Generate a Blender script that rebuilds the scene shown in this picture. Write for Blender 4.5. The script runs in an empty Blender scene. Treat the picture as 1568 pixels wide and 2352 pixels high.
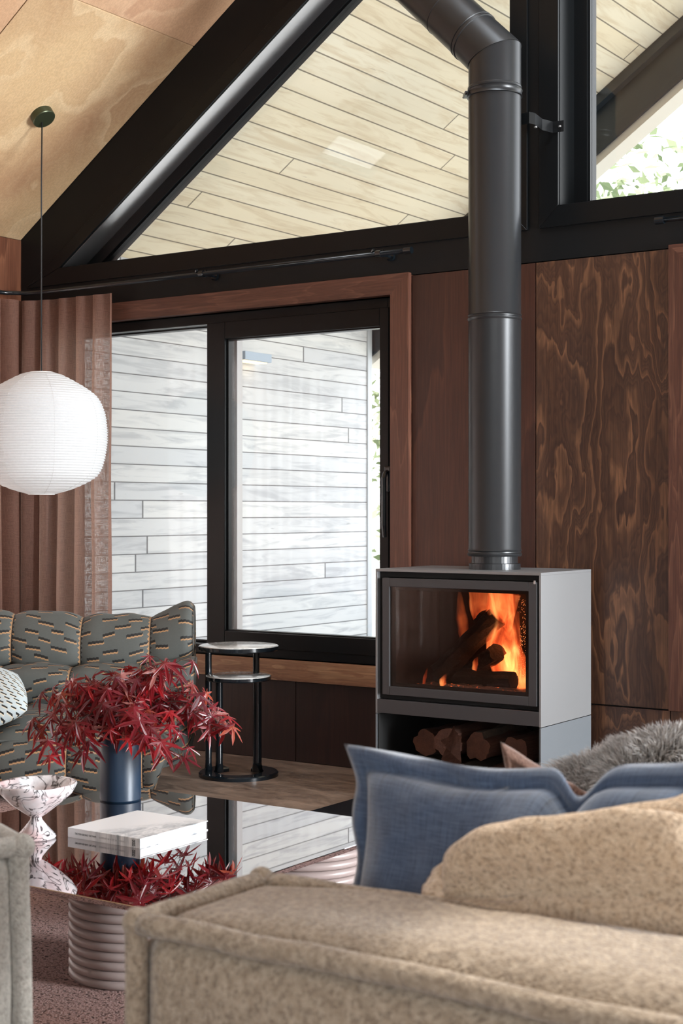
import bpy, bmesh, math, random
from mathutils import Vector, Matrix, noise
random.seed(7)
PI = math.pi
sc = bpy.context.scene
C = sc.collection
V = Vector

# ------------------------------------------------------------------ camera
FP = 3450.0                                   # focal length in pixels of a 1568 x 2352 frame
TH = math.radians(55.9)
CAM = V((0, -5.34, 1.1))
FWD = V((-math.cos(TH), math.sin(TH), 0)); RGT = V((math.sin(TH), math.cos(TH), 0))
cd = bpy.data.cameras.new('camera'); cam = bpy.data.objects.new('camera', cd); C.objects.link(cam)
cd.sensor_fit = 'VERTICAL'; cd.sensor_height = 36.0; cd.lens = FP * 36 / 2352
cd.shift_y = 2.0 / 2352 * -1
cam.location = CAM
cam.rotation_euler = FWD.to_track_quat('-Z', 'Y').to_euler()
cd.clip_start = .05; cd.clip_end = 300
cd.dof.use_dof = True; cd.dof.focus_distance = 5.3; cd.dof.aperture_fstop = 9.0
sc.camera = cam

def at(px, py, s):                            # a point s metres deep in the room, in the photograph's directions
    return CAM + s * (FWD + RGT * ((px - 784) / FP) + V((0, 0, -(py - 1174) / FP)))
def on_y(px, py, y):
    r = FWD + RGT * ((px - 784) / FP)
    return at(px, py, (y - CAM.y) / r.y)

# ------------------------------------------------------------------ light and exposure
w = bpy.data.worlds.new('sky'); sc.world = w; w.use_nodes = True
nt = w.node_tree; nt.nodes.clear()
o = nt.nodes.new('ShaderNodeOutputWorld'); b = nt.nodes.new('ShaderNodeBackground')
g = nt.nodes.new('ShaderNodeValToRGB'); sx = nt.nodes.new('ShaderNodeSeparateXYZ'); tc = nt.nodes.new('ShaderNodeTexCoord')
nt.links.new(tc.outputs['Generated'], sx.inputs[0]); nt.links.new(sx.outputs['Z'], g.inputs[0])
g.color_ramp.elements[0].position = 0.0; g.color_ramp.elements[0].color = (1, .99, .96, 1)
g.color_ramp.elements[1].position = .8; g.color_ramp.elements[1].color = (.72, .84, 1.0, 1)
nt.links.new(g.outputs[0], b.inputs[0]); b.inputs[1].default_value = 4.3
nt.links.new(b.outputs[0], o.inputs[0])
def lamp(name, kind, loc, energy, color=(1, 1, 1), aim=None, **k):
    d = bpy.data.lights.new(name, kind); d.energy = energy; d.color = color
    for a, v in k.items(): setattr(d, a, v)
    ob = bpy.data.objects.new(name, d); C.objects.link(ob); ob.location = loc
    if aim: ob.rotation_euler = (V(aim) - V(loc)).to_track_quat('-Z', 'Y').to_euler()
    return ob
lamp('sun', 'SUN', (0, 20, 20), 4.0, (1, .95, .86), aim=(8, 10, -2), angle=.02)
# daylight through the right-hand glazing and the left window; rear and roof lamps are added fill
lamp('daylight_right', 'AREA', (5.05, -1.15, 1.4), 400, (.93, .97, 1), aim=(0, -1.15, 1.1), shape='RECTANGLE', size=1.8, size_y=2.3, spread=math.radians(100))
lamp('daylight_left', 'AREA', (-5.80, -2.7, 1.1), 70, (.95, .97, 1), aim=(0, -2.7, 1.0), shape='RECTANGLE', size=4.6, size_y=1.8)
lamp('fill_rear', 'AREA', (1.0, -6.47, 1.6), 7.5, (1, .95, .88), aim=(-.2, 0, 1.0), shape='RECTANGLE', size=3.4, size_y=1.7)  # added fill from behind the camera, brightens the foreground
lamp('fill_roof', 'AREA', (-1.70, -1.5, 5.0), 85, (.90, .96, 1), aim=(-1.70, -1.5, 0), shape='RECTANGLE', size=1.1, size_y=1.7)  # added fill from above, lights the sofa tops
vs = sc.view_settings
sc.display_settings.display_device = 'sRGB'
vs.view_transform = 'Standard'; vs.look = 'None'; vs.exposure = 0.0; vs.gamma = 1.0; vs.use_curve_mapping = False
sc.cycles.use_denoising = True
sc.cycles.max_bounces = 10; sc.cycles.transparent_max_bounces = 12; sc.cycles.sample_clamp_indirect = 6

# ------------------------------------------------------------------ material helpers
class MT:
    def __init__(s, name):
        s.m = bpy.data.materials.new(name); s.m.use_nodes = True; s.t = s.m.node_tree
        s.t.nodes.clear(); s.out = s.n('ShaderNodeOutputMaterial')
    def n(s, typ, **k):
        nd = s.t.nodes.new(typ)
        for a, v in k.items(): setattr(nd, a, v)
        return nd
    def l(s, a, b):
        if hasattr(a, 'is_output') or isinstance(a, bpy.types.NodeSocket): s.t.links.new(a, b)
        else:
            if b.type == 'RGBA' and len(a) == 3: a = (*a, 1)
            b.default_value = a
    def f(s, op, a, b=None, c=None, clamp=False):
        nd = s.n('ShaderNodeMath', operation=op, use_clamp=clamp)
        for i, v in enumerate((a, b, c)):
            if v is not None: s.l(v, nd.inputs[i])
        return nd.outputs[0]
    def co(s, which='Object'):
        return s.n('ShaderNodeTexCoord').outputs[which]
    def mp(s, vec, scale=(1, 1, 1), loc=(0, 0, 0), rot=(0, 0, 0)):
        nd = s.n('ShaderNodeMapping'); s.l(vec, nd.inputs[0])
        nd.inputs[1].default_value = loc; nd.inputs[2].default_value = rot; nd.inputs[3].default_value = scale
        return nd.outputs[0]
    def noise(s, vec, scale=5, detail=4, rough=.55, dist=0, out='Fac'):
        nd = s.n('ShaderNodeTexNoise'); s.l(vec, nd.inputs['Vector'])
        nd.inputs['Scale'].default_value = scale; nd.inputs['Detail'].default_value = detail
        nd.inputs['Roughness'].default_value = rough; nd.inputs['Distortion'].default_value = dist
        return nd.outputs[out]
    def ramp(s, fac, stops, interp='LINEAR'):
        nd = s.n('ShaderNodeValToRGB'); s.l(fac, nd.inputs[0]); cr = nd.color_ramp; cr.interpolation = interp
        while len(cr.elements) < len(stops): cr.elements.new(.5)
        for e, (p, c) in zip(cr.elements, stops):
            e.position = p; e.color = (*c, 1) if not isinstance(c, (int, float)) else (c, c, c, 1)
        return nd.outputs[0]
    def mix(s, fac, a, b, mode='MIX'):
        nd = s.n('ShaderNodeMix', data_type='RGBA', blend_type=mode)
        s.l(fac, nd.inputs[0]); s.l(a, nd.inputs[6]); s.l(b, nd.inputs[7])
        return nd.outputs[2]
    def sep(s, vec):
        nd = s.n('ShaderNodeSeparateXYZ'); s.l(vec, nd.inputs[0]); return nd.outputs
    def comb(s, x, y, z):
        nd = s.n('ShaderNodeCombineXYZ')
        for i, v in enumerate((x, y, z)): s.l(v, nd.inputs[i])
        return nd.outputs[0]
    def bump(s, h, strength=.3, dist=.01):
        nd = s.n('ShaderNodeBump'); s.l(h, nd.inputs['Height']); nd.inputs['Strength'].default_value = strength
        nd.inputs['Distance'].default_value = dist; return nd.outputs[0]
    def pbr(s, col, rough=.5, metal=0, bump=None, **k):
        nd = s.n('ShaderNodeBsdfPrincipled'); s.l(col, nd.inputs['Base Color']); s.l(rough, nd.inputs['Roughness'])
        s.l(metal, nd.inputs['Metallic'])
        if bump is not None: s.l(bump, nd.inputs['Normal'])
        for a, v in k.items(): s.l(v, nd.inputs[a.replace('_', ' ')])
        s.t.links.new(nd.outputs[0], s.out.inputs[0]); return nd
    def surf(s, sh): s.t.links.new(sh, s.out.inputs[0])

def plain(name, col, rough=.5, metal=0, bscale=None, bstr=.1, var=0, **k):
    m = MT(name); bp = None; c = col; co = m.co()
    if var:
        nz = m.noise(co, 6, 4)
        c = m.mix(nz, tuple(x * (1 - var) for x in col), tuple(min(1, x * (1 + var)) for x in col))
    if bscale: bp = m.bump(m.noise(co, bscale, 3), bstr, .002)
    m.pbr(c, rough, metal, bp, **k)
    return m.m

def figured(name, dark, mid, light, axis='Z', seed=0., stretch=.2, freq=9, rough=.42, lines=.5, fine=.5, sc0=2.2, soft=1.0):
    """Rotary-cut veneer: contour loops of a stretched field, with fine pores along the grain."""
    m = MT(name); co = m.co()
    st = {'Z': (1, 1, stretch), 'X': (stretch, 1, 1), 'Y': (1, stretch, 1)}[axis]
    v = m.mp(co, st, (seed, seed * 1.7, seed * .6))
    warp = m.noise(v, sc0 * 2.4, 3, .6, out='Color')
    v2 = m.n('ShaderNodeVectorMath', operation='MULTIPLY_ADD'); m.l(warp, v2.inputs[0]); v2.inputs[1].default_value = (.22, .22, .22); m.l(v, v2.inputs[2])
    h = m.noise(v2.outputs[0], sc0, 2, .5)
    h2 = m.noise(v2.outputs[0], sc0 * 3, 4, .6)
    fld = m.f('MULTIPLY_ADD', h2, .10, h)
    fr = m.f('FRACT', m.f('MULTIPLY', fld, freq))
    line = m.ramp(fr, [(0, 0.0), (.7, .10), (.94, 1.0), (1, 0.0)])
    fr2 = m.f('FRACT', m.f('MULTIPLY', fld, freq * 4.3))
    line2 = m.ramp(fr2, [(0, 0.0), (.75, .7), (1, 0.0)])
    st2 = {'Z': (90, 90, 2.5), 'X': (2.5, 90, 90), 'Y': (90, 2.5, 90)}[axis]
    pores = m.noise(m.mp(co, st2), 1.5, 3, .7)
    tone = m.ramp(m.noise(v, sc0 * .8, 3, .5), [(.35, dark), (.62, mid)])
    c = m.mix(m.f('MULTIPLY', line, lines), tone, light)
    c = m.mix(m.f('MULTIPLY', line2, lines * .35), c, light)
    c = m.mix(m.ramp(pores, [(.42, .75 * fine), (.6, 0.0)]), c, tuple(x * .45 for x in dark))
    m.pbr(c, rough, 0, m.bump(pores, .12, .001))
    return m.m

M = {}
RED_D, RED_M, RED_L = (.040, .013, .008), (.105, .036, .020), (.25, .105, .052)
M['panel'] = figured('dark figured plywood', (.032, .013, .008), (.085, .038, .022), (.31, .145, .07), seed=3.1, freq=15, sc0=2.6, lines=.48, stretch=.26)
M['panel_red'] = figured('red brown plywood', (.026, .008, .005), (.060, .019, .011), (.13, .046, .026), seed=8.3, freq=6, stretch=.14, lines=.35)
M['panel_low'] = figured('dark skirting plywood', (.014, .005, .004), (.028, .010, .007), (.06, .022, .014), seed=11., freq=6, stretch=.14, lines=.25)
M['trim_v'] = figured('red timber upright', (.055, .019, .012), (.10, .037, .023), (.24, .11, .065), seed=1.4, freq=12, stretch=.1, sc0=3.5, lines=.4)
M['trim_h'] = figured('red timber rail', (.06, .021, .013), (.11, .041, .026), (.24, .11, .068), axis='X', seed=5.4, freq=12, stretch=.12, sc0=3.5, lines=.4)
M['sill'] = figured('light timber sill', (.17, .07, .035), (.34, .17, .09), (.55, .34, .19), axis='X', seed=2.4, freq=12, stretch=.15, sc0=3.5, lines=.5)
M['wood_left'] = figured('left wall plywood', (.10, .032, .018), (.19, .07, .036), (.35, .15, .08), seed=6.6, freq=9)
def ceiling_mat(name, seed, dark=(.30, .15, .075), mid=(.56, .36, .18), light=(.72, .52, .29)):
    return figured(name, dark, mid, light, axis='X', seed=seed, stretch=.35, freq=7, rough=.4, lines=.45, fine=.25, sc0=1.5)
M['plaster'] = plain('grey plaster', (.42, .42, .41), .85, 0, 30, .1)
M['steel'] = plain('black painted steel', (.007, .0078, .0085), .42, 0, 60, .04, Specular_IOR_Level=.2)
M['frame'] = plain('black window frame', (.006, .0068, .0075), .3, 0, 80, .03, Specular_IOR_Level=.2)
M['frame_grey'] = plain('grey aluminium strip', (.62, .61, .61), .4)
M['dark'] = plain('dark backing', (.006, .006, .006), .9)
M['flue'] = plain('matt black flue enamel', (.026, .0275, .03), .32, .35, 120, .03)
M['stove'] = plain('stove steel lightened as lit', (.225, .226, .23), .42, .3, 200, .03)  # casing colour raised so the sides look strongly lit
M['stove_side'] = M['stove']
M['black_gloss'] = plain('black lacquered metal', (.006, .009, .012), .13)
M['brick'] = plain('firebox lining', (.018, .009, .006), .9, var=.4)
M['olive'] = plain('olive green metal', (.055, .065, .035), .35, .6)
M['cord'] = plain('black cord', (.01, .01, .01), .6)
M['white_page'] = plain('book pages', (.85, .85, .84), .8)
M['vase'] = plain('deep blue glazed ceramic', (.004, .020, .046), .45, 0, 30, .05)
M['base_ring'] = plain('mauve lacquered tube', (.34, .275, .26), .35)
M['bark'] = plain('twig bark', (.05, .022, .015), .6, var=.4)
M['grout'] = plain('deck', (.45, .44, .42), .8, var=.1)

def pane_mat(name, tint, rough, f0=.04):
    m = MT(name); tr = m.n('ShaderNodeBsdfTransparent'); gl = m.n('ShaderNodeBsdfGlossy'); gl.inputs['Roughness'].default_value = rough
    tr.inputs[0].default_value = (*tint, 1)
    ge = m.n('ShaderNodeNewGeometry'); dp = m.n('ShaderNodeVectorMath', operation='DOT_PRODUCT'); m.l(ge.outputs['Incoming'], dp.inputs[0]); m.l(ge.outputs['Normal'], dp.inputs[1])
    q = m.f('POWER', m.f('SUBTRACT', 1., m.f('ABSOLUTE', dp.outputs['Value']), clamp=True), 5.)
    mx = m.n('ShaderNodeMixShader'); m.l(m.f('MULTIPLY_ADD', q, 1 - f0, f0), mx.inputs[0])
    m.t.links.new(tr.outputs[0], mx.inputs[1]); m.t.links.new(gl.outputs[0], mx.inputs[2]); m.surf(mx.outputs[0]); return m.m
M['glass'] = pane_mat('window glass', (.98, .985, .985), 0.0, .035)
M['stove_glass'] = pane_mat('stove glass', (.86, .80, .77), .02, .03)

m = MT('smoked mirror glass'); m.pbr((.50, .47, .47), .012, 1.0); M['table_glass'] = m.m

def boards(name, axis_row, axis_len, pitch, base, alt, dark, offset=0., groove=True, length=1.9, warmtop=False):
    """Painted boards: row index along one axis, board lengths along another."""
    m = MT(name); co = m.co(); s = m.sep(co)
    r = s['XYZ'.index(axis_row)]; L = s['XYZ'.index(axis_len)]
    rr = m.f('DIVIDE', m.f('ADD', r, offset), pitch); row = m.f('FLOOR', rr); fr = m.f('FRACT', rr)
    wn = m.n('ShaderNodeTexWhiteNoise', noise_dimensions='1D'); m.l(row, wn.inputs['W'])
    ll = m.f('ADD', m.f('DIVIDE', L, length), m.f('MULTIPLY', wn.outputs['Value'], 7.3)); cell = m.f('FLOOR', ll); lf = m.f('FRACT', ll)
    wn2 = m.n('ShaderNodeTexWhiteNoise', noise_dimensions='2D'); m.l(m.comb(row, cell, 0.), wn2.inputs['Vector'])
    rnd = wn2.outputs['Value']
    st = [12, 12, 12]; st['XYZ'.index(axis_len)] = 1.2
    vv = m.n('ShaderNodeVectorMath', operation='ADD'); m.l(m.mp(co, tuple(st)), vv.inputs[0]); m.l(m.comb(m.f('MULTIPLY', rnd, 31.), m.f('MULTIPLY', rnd, 17.), 0.), vv.inputs[1])
    grain = m.noise(vv.outputs[0], 1.6, 6, .65, .9)
    blot = m.noise(vv.outputs[0], .35, 3, .5)
    c = m.mix(rnd, base, alt)
    c = m.mix(m.ramp(grain, [(.36, .55), (.52, 0.0)]), c, dark)
    c = m.mix(m.ramp(blot, [(.42, .0), (.7, .35)]), c, tuple(x * .8 for x in base))
    knots = m.ramp(m.noise(vv.outputs[0], 1.1, 4, .75, 1.5), [(.69, 0.0), (.74, .8)])
    c = m.mix(knots, c, tuple(x * .35 for x in dark))
    gm = m.f('MAXIMUM', m.f('LESS_THAN', fr, .06), m.f('LESS_THAN', lf, .0035))
    c = m.mix(m.f('MULTIPLY', gm, .8), c, tuple(x * .14 for x in dark))
    hh = m.f('MULTIPLY_ADD', gm, -1., m.f('MULTIPLY', grain, .08))
    m.pbr(c, .75, 0, m.bump(hh, .5, .004))
    return m.m
M['clad'] = boards('whitewashed cladding', 'Z', 'Y', .098, (.70, .72, .75), (.86, .86, .85), (.38, .40, .44), offset=.02, length=3.4)
M['soffit'] = boards('pale soffit boards', 'X', 'Y', .103, (.95, .83, .61), (.98, .90, .72), (.70, .54, .34), offset=.03, length=3.0)

# fabric: tweed / boucle
def tweed(name, base, alt, dark, scale=260, bstr=.6, rough=.95, cell=1.):
    m = MT(name); co = m.co()
    n1 = m.noise(co, scale * .55, 3, .7); n2 = m.noise(co, scale * .30, 3, .6); n3 = m.noise(co, 3., 2)
    c = m.mix(m.ramp(n2, [(.35, 0.), (.65, 1.)]), base, alt)
    c = m.mix(m.ramp(n1, [(.36, .60), (.52, 0.)]), c, dark)
    vo = m.n('ShaderNodeTexVoronoi'); m.l(co, vo.inputs['Vector']); vo.inputs['Scale'].default_value = scale
    h = m.f('ADD', vo.outputs['Distance'], n1)
    m.pbr(c, rough, 0, m.bump(h, bstr, .003), Sheen_Weight=.25)
    return m.m
M['tweed'] = tweed('oatmeal boucle', (.31, .235, .165), (.44, .35, .26), (.11, .075, .05), 260)
M['tweed_grey'] = tweed('pale grey boucle', (.36, .34, .30), (.46, .43, .38), (.20, .18, .15), 340)
M['tweed_pillow'] = tweed('sandy knitted wool', (.50, .36, .24), (.64, .49, .35), (.15, .095, .055), 330)
M['brown_linen'] = tweed('brown linen', (.16, .085, .06), (.24, .135, .10), (.08, .04, .03), 500, .3)
m = MT('indigo linen'); co = m.co('UV'); v1 = m.noise(m.mp(co, (420, 18, 1)), 1, 4, .65); v2 = m.noise(m.mp(co, (30, 380, 1)), 1, 3, .6); v3 = m.noise(co, 5, 3)
c = m.mix(m.ramp(v1, [(.3, 0.), (.72, 1.)]), (.009, .019, .042), (.07, .108, .185)); c = m.mix(m.ramp(v2, [(.4, 0.), (.75, .45)]), c, (.145, .195, .285)); c = m.mix(m.ramp(v3, [(.4, 0.), (.8, .4)]), c, (.022, .04, .078))
m.pbr(c, .9, 0, m.bump(m.f('ADD', v1, v2), .35, .002), Sheen_Weight=.4); M['indigo'] = m.m
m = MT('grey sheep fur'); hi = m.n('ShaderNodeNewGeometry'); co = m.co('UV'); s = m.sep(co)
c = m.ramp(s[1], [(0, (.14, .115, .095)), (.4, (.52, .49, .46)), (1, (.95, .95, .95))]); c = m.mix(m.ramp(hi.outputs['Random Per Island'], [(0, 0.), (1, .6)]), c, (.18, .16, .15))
m.pbr(c, .6, 0); M['fur'] = m.m

# curtain linen, slightly sheer
m = MT('sheer brown linen'); co = m.co('UV'); a = m.noise(m.mp(co, (500, 25, 1)), 1, 3, .6); bb = m.noise(m.mp(co, (25, 420, 1)), 1, 3, .6)
wv = m.f('ADD', a, bb); c = m.mix(m.ramp(wv, [(.75, 0.), (1.25, 1.)]), (.11, .05, .038), (.33, .19, .15))
df = m.n('ShaderNodeBsdfDiffuse'); tl = m.n('ShaderNodeBsdfTranslucent'); m.l(c, df.inputs[0]); m.l(m.mix(.5, c, (.85, .62, .50)), tl.inputs[0])
ms = m.n('ShaderNodeMixShader'); ms.inputs[0].default_value = .45; m.t.links.new(df.outputs[0], ms.inputs[1]); m.t.links.new(tl.outputs[0], ms.inputs[2])
trn = m.n('ShaderNodeBsdfTransparent'); ms2 = m.n('ShaderNodeMixShader'); m.l(m.ramp(wv, [(.98, .02), (1.2, .35)]), ms2.inputs[0])
m.t.links.new(ms.outputs[0], ms2.inputs[1]); m.t.links.new(trn.outputs[0], ms2.inputs[2]); m.surf(ms2.outputs[0]); M['curtain'] = m.m

# paper
m = MT('white paper'); df = m.n('ShaderNodeBsdfDiffuse'); tl = m.n('ShaderNodeBsdfTranslucent'); nz = m.noise(m.co(), 90, 4, .7)
pc = m.mix(nz, (.62, .63, .64), (.76, .77, .78)); m.l(pc, df.inputs[0]); m.l(pc, tl.inputs[0])
ms = m.n('ShaderNodeMixShader'); ms.inputs[0].default_value = .4; m.t.links.new(df.outputs[0], ms.inputs[1]); m.t.links.new(tl.outputs[0], ms.inputs[2]); m.surf(ms.outputs[0]); M['paper'] = m.m

# stone floor and rug
m = MT('brown travertine'); co = m.co(); n1 = m.noise(m.mp(co, (1, 2.4, 1), rot=(0, 0, .5)), 5, 8, .7, .8); n2 = m.noise(m.mp(co, (1, 3.5, 1), rot=(0, 0, .4)), 26, 6, .7, 1.); n3 = m.noise(co, 1.3, 3)
c = m.mix(m.ramp(n1, [(.35, 0.), (.62, 1.)]), (.085, .052, .037), (.27, .185, .135)); c = m.mix(m.ramp(n2, [(.60, 0.), (.70, .8)]), c, (.03, .018, .013)); c = m.mix(m.ramp(n2, [(.30, .6), (.40, 0.)]), c, (.42, .32, .25))
s = m.sep(co); jx = m.f('LESS_THAN', m.f('FRACT', m.f('DIVIDE', m.f('ADD', s[0], .07), .61)), .006); jy = m.f('LESS_THAN', m.f('FRACT', m.f('DIVIDE', m.f('ADD', s[1], .42), .61)), .006)
c = m.mix(m.f('MULTIPLY', m.f('MAXIMUM', jx, jy), .5), c, (.42, .32, .26)); m.pbr(c, m.ramp(n1, [(0, .35), (1, .6)]), 0, m.bump(n2, .25, .003)); M['stone'] = m.m
m = MT('mauve speckled wool rug'); co = m.co(); n1 = m.noise(co, 95, 3, .65); n2 = m.noise(co, 4, 3); n3 = m.noise(co, 190, 2)
c = m.mix(n2, (.34, .20, .175), (.46, .30, .275)); c = m.mix(m.ramp(n1, [(.38, .95), (.48, 0.)]), c, (.045, .02, .016)); c = m.mix(m.ramp(n3, [(.55, 0.), (.68, .5)]), c, (.66, .50, .47))
m.pbr(c, 1.0, 0, m.bump(m.f('ADD', n1, n3), .9, .008)); M['rug'] = m.m

# dash-patterned upholstery (UV in metres)
def dashes(name, ground, ground2, pu, pv, blk, org, seg=.283, length=.36, rot=0., seams=True, skip=.12):
    m = MT(name); co = m.mp(m.co('UV'), rot=(0, 0, rot)); s = m.sep(co); u, v = s[0], s[1]
    row = m.f('FLOOR', m.f('DIVIDE', v, pv)); w1 = m.n('ShaderNodeTexWhiteNoise', noise_dimensions='1D'); m.l(row, w1.inputs['W'])
    uu = m.f('ADD', m.f('DIVIDE', u, pu), m.f('ADD', m.f('MULTIPLY', row, .5), m.f('MULTIPLY', w1.outputs['Value'], .22)))
    cell = m.f('FLOOR', uu); f = m.f('SUBTRACT', m.f('FRACT', uu), .5)
    w2 = m.n('ShaderNodeTexWhiteNoise', noise_dimensions='2D'); m.l(m.comb(row, cell, 0.), w2.inputs['Vector'])
    sgn = m.f('SUBTRACT', 1., m.f('MULTIPLY', m.f('MODULO', m.f('FLOOR', m.f('DIVIDE', m.f('ADD', u, 40 * seg), seg)), 2.), 2.))
    st = m.f('MULTIPLY', m.f('MULTIPLY', m.f('FLOOR', m.f('MULTIPLY', f, 7.)), .085), sgn)
    lv = m.f('ADD', m.f('SUBTRACT', m.f('FRACT', m.f('DIVIDE', v, pv)), .5), st)
    ln = m.f('MULTIPLY_ADD', w2.outputs['Value'], -.1, length)
    on = m.f('GREATER_THAN', w2.outputs['Value'], skip)
    mb = m.f('MULTIPLY', m.f('MULTIPLY', m.f('LESS_THAN', m.f('ABSOLUTE', f), ln), m.f('LESS_THAN', m.f('ABSOLUTE', m.f('SUBTRACT', lv, .10)), .15)), on)
    mo = m.f('MULTIPLY', m.f('MULTIPLY', m.f('LESS_THAN', m.f('ABSOLUTE', m.f('SUBTRACT', f, .02)), ln), m.f('LESS_THAN', m.f('ABSOLUTE', m.f('ADD', lv, .12)), .11)), on)
    fb = m.noise(m.mp(m.co('UV'), (60, 900, 1)), 1, 3, .6)
    c = m.mix(fb, ground, ground2); c = m.mix(mo, c, org); c = m.mix(mb, c, blk)
    if seams:
        d = m.f('SUBTRACT', m.f('FRACT', m.f('ADD', m.f('DIVIDE', u, seg), .5)), .5); dm = m.f('MULTIPLY', d, seg)
        zz = m.f('MULTIPLY', m.f('ABSOLUTE', m.f('SUBTRACT', m.f('FRACT', m.f('DIVIDE', v, .022)), .5)), .016)
        right = m.f('MULTIPLY', m.f('GREATER_THAN', dm, 0.), m.f('LESS_THAN', dm, m.f('ADD', zz, .002)))
        left = m.f('MULTIPLY', m.f('LESS_THAN', dm, 0.), m.f('GREATER_THAN', dm, m.f('MULTIPLY', m.f('ADD', zz, .002), -1.)))
        c = m.mix(left, c, org); c = m.mix(right, c, blk)
    m.pbr(c, .7, 0, m.bump(m.f('ADD', m.f('MULTIPLY', fb, .3), m.f('MAXIMUM', mo, mb)), .35, .002), Sheen_Weight=.04)
    return m.m
M['dash'] = dashes('grey fabric with black and gold dashes', (.045, .049, .045), (.078, .083, .075), .105, .037, (.003, .003, .003), (.30, .17, .08), length=.33)
M['dash_light'] = dashes('pale blue fabric with small black dashes', (.36, .42, .44), (.46, .51, .52), .034, .02, (.005, .005, .005), (.60, .53, .40), seams=False, rot=.35, length=.4)

# marbled bowl glaze
m = MT('white glaze with black scrolls'); co = m.co(); n = m.noise(co, 19, 2, .5, 1.6); fr_ = m.f('FRACT', m.f('MULTIPLY', n, 4.)); ln = m.ramp(fr_, [(0, 1.), (.20, 0.), (.84, 0.), (1, 1.)])
pk = m.mix(m.ramp(m.noise(co, 9, 3), [(.4, 0.), (.65, 1.)]), (.72, .70, .72), (.60, .42, .42)); gy = m.mix(m.ramp(m.noise(co, 14, 4, .6, 1.), [(.5, 0.), (.7, .6)]), pk, (.28, .28, .30))
m.pbr(m.mix(ln, gy, (.015, .013, .016)), .15, 0, m.bump(n, .3, .004)); M['bowl'] = m.m
# marble
m = MT('pale marble'); n = m.noise(m.co(), 7, 6, .6, 1.5); m.pbr(m.mix(m.ramp(n, [(.44, 0.), (.5, .7), (.56, 0.)]), (.50, .49, .47), (.75, .73, .70)), .12); M['marble'] = m.m
# book cover
m = MT('printed book cover'); co = m.co(); s = m.sep(co); n = m.noise(m.mp(co, (14, 10, 1)), 2, 7, .75, 1.2)
msk = m.f('MULTIPLY', m.ramp(m.f('ADD', s[1], m.f('MULTIPLY', s[0], .55)), [(-.0, 1.), (.5, 1.)]), 1.)
msk = m.ramp(m.f('ADD', m.f('MULTIPLY', s[0], 1.6), m.f('MULTIPLY', s[1], -.8)), [(.02, 0.), (.13, 1.)])
c = m.mix(m.f('MULTIPLY', m.ramp(n, [(.38, 1.), (.58, 0.)]), msk), (.80, .80, .80), (.26, .29, .31)); m.pbr(c, .35); M['cover'] = m.m
M['ink'] = plain('black ink', (.01, .01, .01), .6); M['ink_grey'] = plain('grey ink', (.42, .42, .43), .6)
# maple
m = MT('maple leaf'); hi = m.n('ShaderNodeNewGeometry'); R = hi.outputs['Random Per Island']
c = m.ramp(R, [(0, (.07, .005, .010)), (.22, (.16, .008, .013)), (.42, (.035, .007, .014)), (.6, (.30, .010, .014)), (.75, (.085, .010, .025)), (.88, (.30, .055, .028)), (1, (.26, .12, .115))])
df = m.n('ShaderNodeBsdfPrincipled'); m.l(c, df.inputs['Base Color']); df.inputs['Roughness'].default_value = .27
tl = m.n('ShaderNodeBsdfTranslucent'); m.l(m.mix(.5, c, (.8, .05, .03)), tl.inputs[0]); ms = m.n('ShaderNodeMixShader'); ms.inputs[0].default_value = .3
m.t.links.new(df.outputs[0], ms.inputs[1]); m.t.links.new(tl.outputs[0], ms.inputs[2]); m.surf(ms.outputs[0]); M['maple'] = m.m
m = MT('garden leaf'); hi = m.n('ShaderNodeNewGeometry'); c = m.ramp(hi.outputs['Random Per Island'], [(0, (.10, .14, .07)), (.5, (.30, .35, .20)), (1, (.62, .60, .48))])
df = m.n('ShaderNodeBsdfDiffuse'); tl = m.n('ShaderNodeBsdfTranslucent'); m.l(c, df.inputs[0]); m.l(c, tl.inputs[0]); ms = m.n('ShaderNodeMixShader')
m.t.links.new(df.outputs[0], ms.inputs[1]); m.t.links.new(tl.outputs[0], ms.inputs[2]); m.surf(ms.outputs[0]); M['leaf'] = m.m
M['tree_bark'] = plain('grey bark', (.28, .26, .24), .9, var=.3)
M['grass'] = plain('garden ground', (.42, .40, .33), 1, var=.3)
# firewood
m = MT('split wood'); co = m.co(); n = m.noise(m.mp(co, (30, 4, 30)), 1, 5, .7); m.pbr(m.mix(n, (.035, .013, .009), (.13, .050, .028)), .9, 0, m.bump(n, .6, .01)); M['splitwood'] = m.m
m = MT('log bark'); n = m.noise(m.co(), 40, 5, .7); m.pbr(m.mix(n, (.02, .014, .01), (.12, .08, .055)), .95, 0, m.bump(n, .9, .01)); M['logbark'] = m.m
m = MT('charred wood'); n = m.noise(m.co(), 45, 5, .7); nd = m.pbr(m.mix(n, (.004, .003, .003), (.03, .018, .014)), .9, 0, m.bump(n, .9, .01)); M['char'] = m.m
m = MT('glowing embers'); n = m.noise(m.co(), 70, 4, .7); nd = m.pbr(m.mix(n, (.05, .035, .03), (.22, .16, .13)), .95, 0, m.bump(n, .9, .01)); m.l((1., .16, .03, 1), nd.inputs['Emission Color']); m.l(m.ramp(n, [(.60, 0.), (.72, 2.5)]), nd.inputs['Emission Strength']); M['ember'] = m.m
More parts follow.
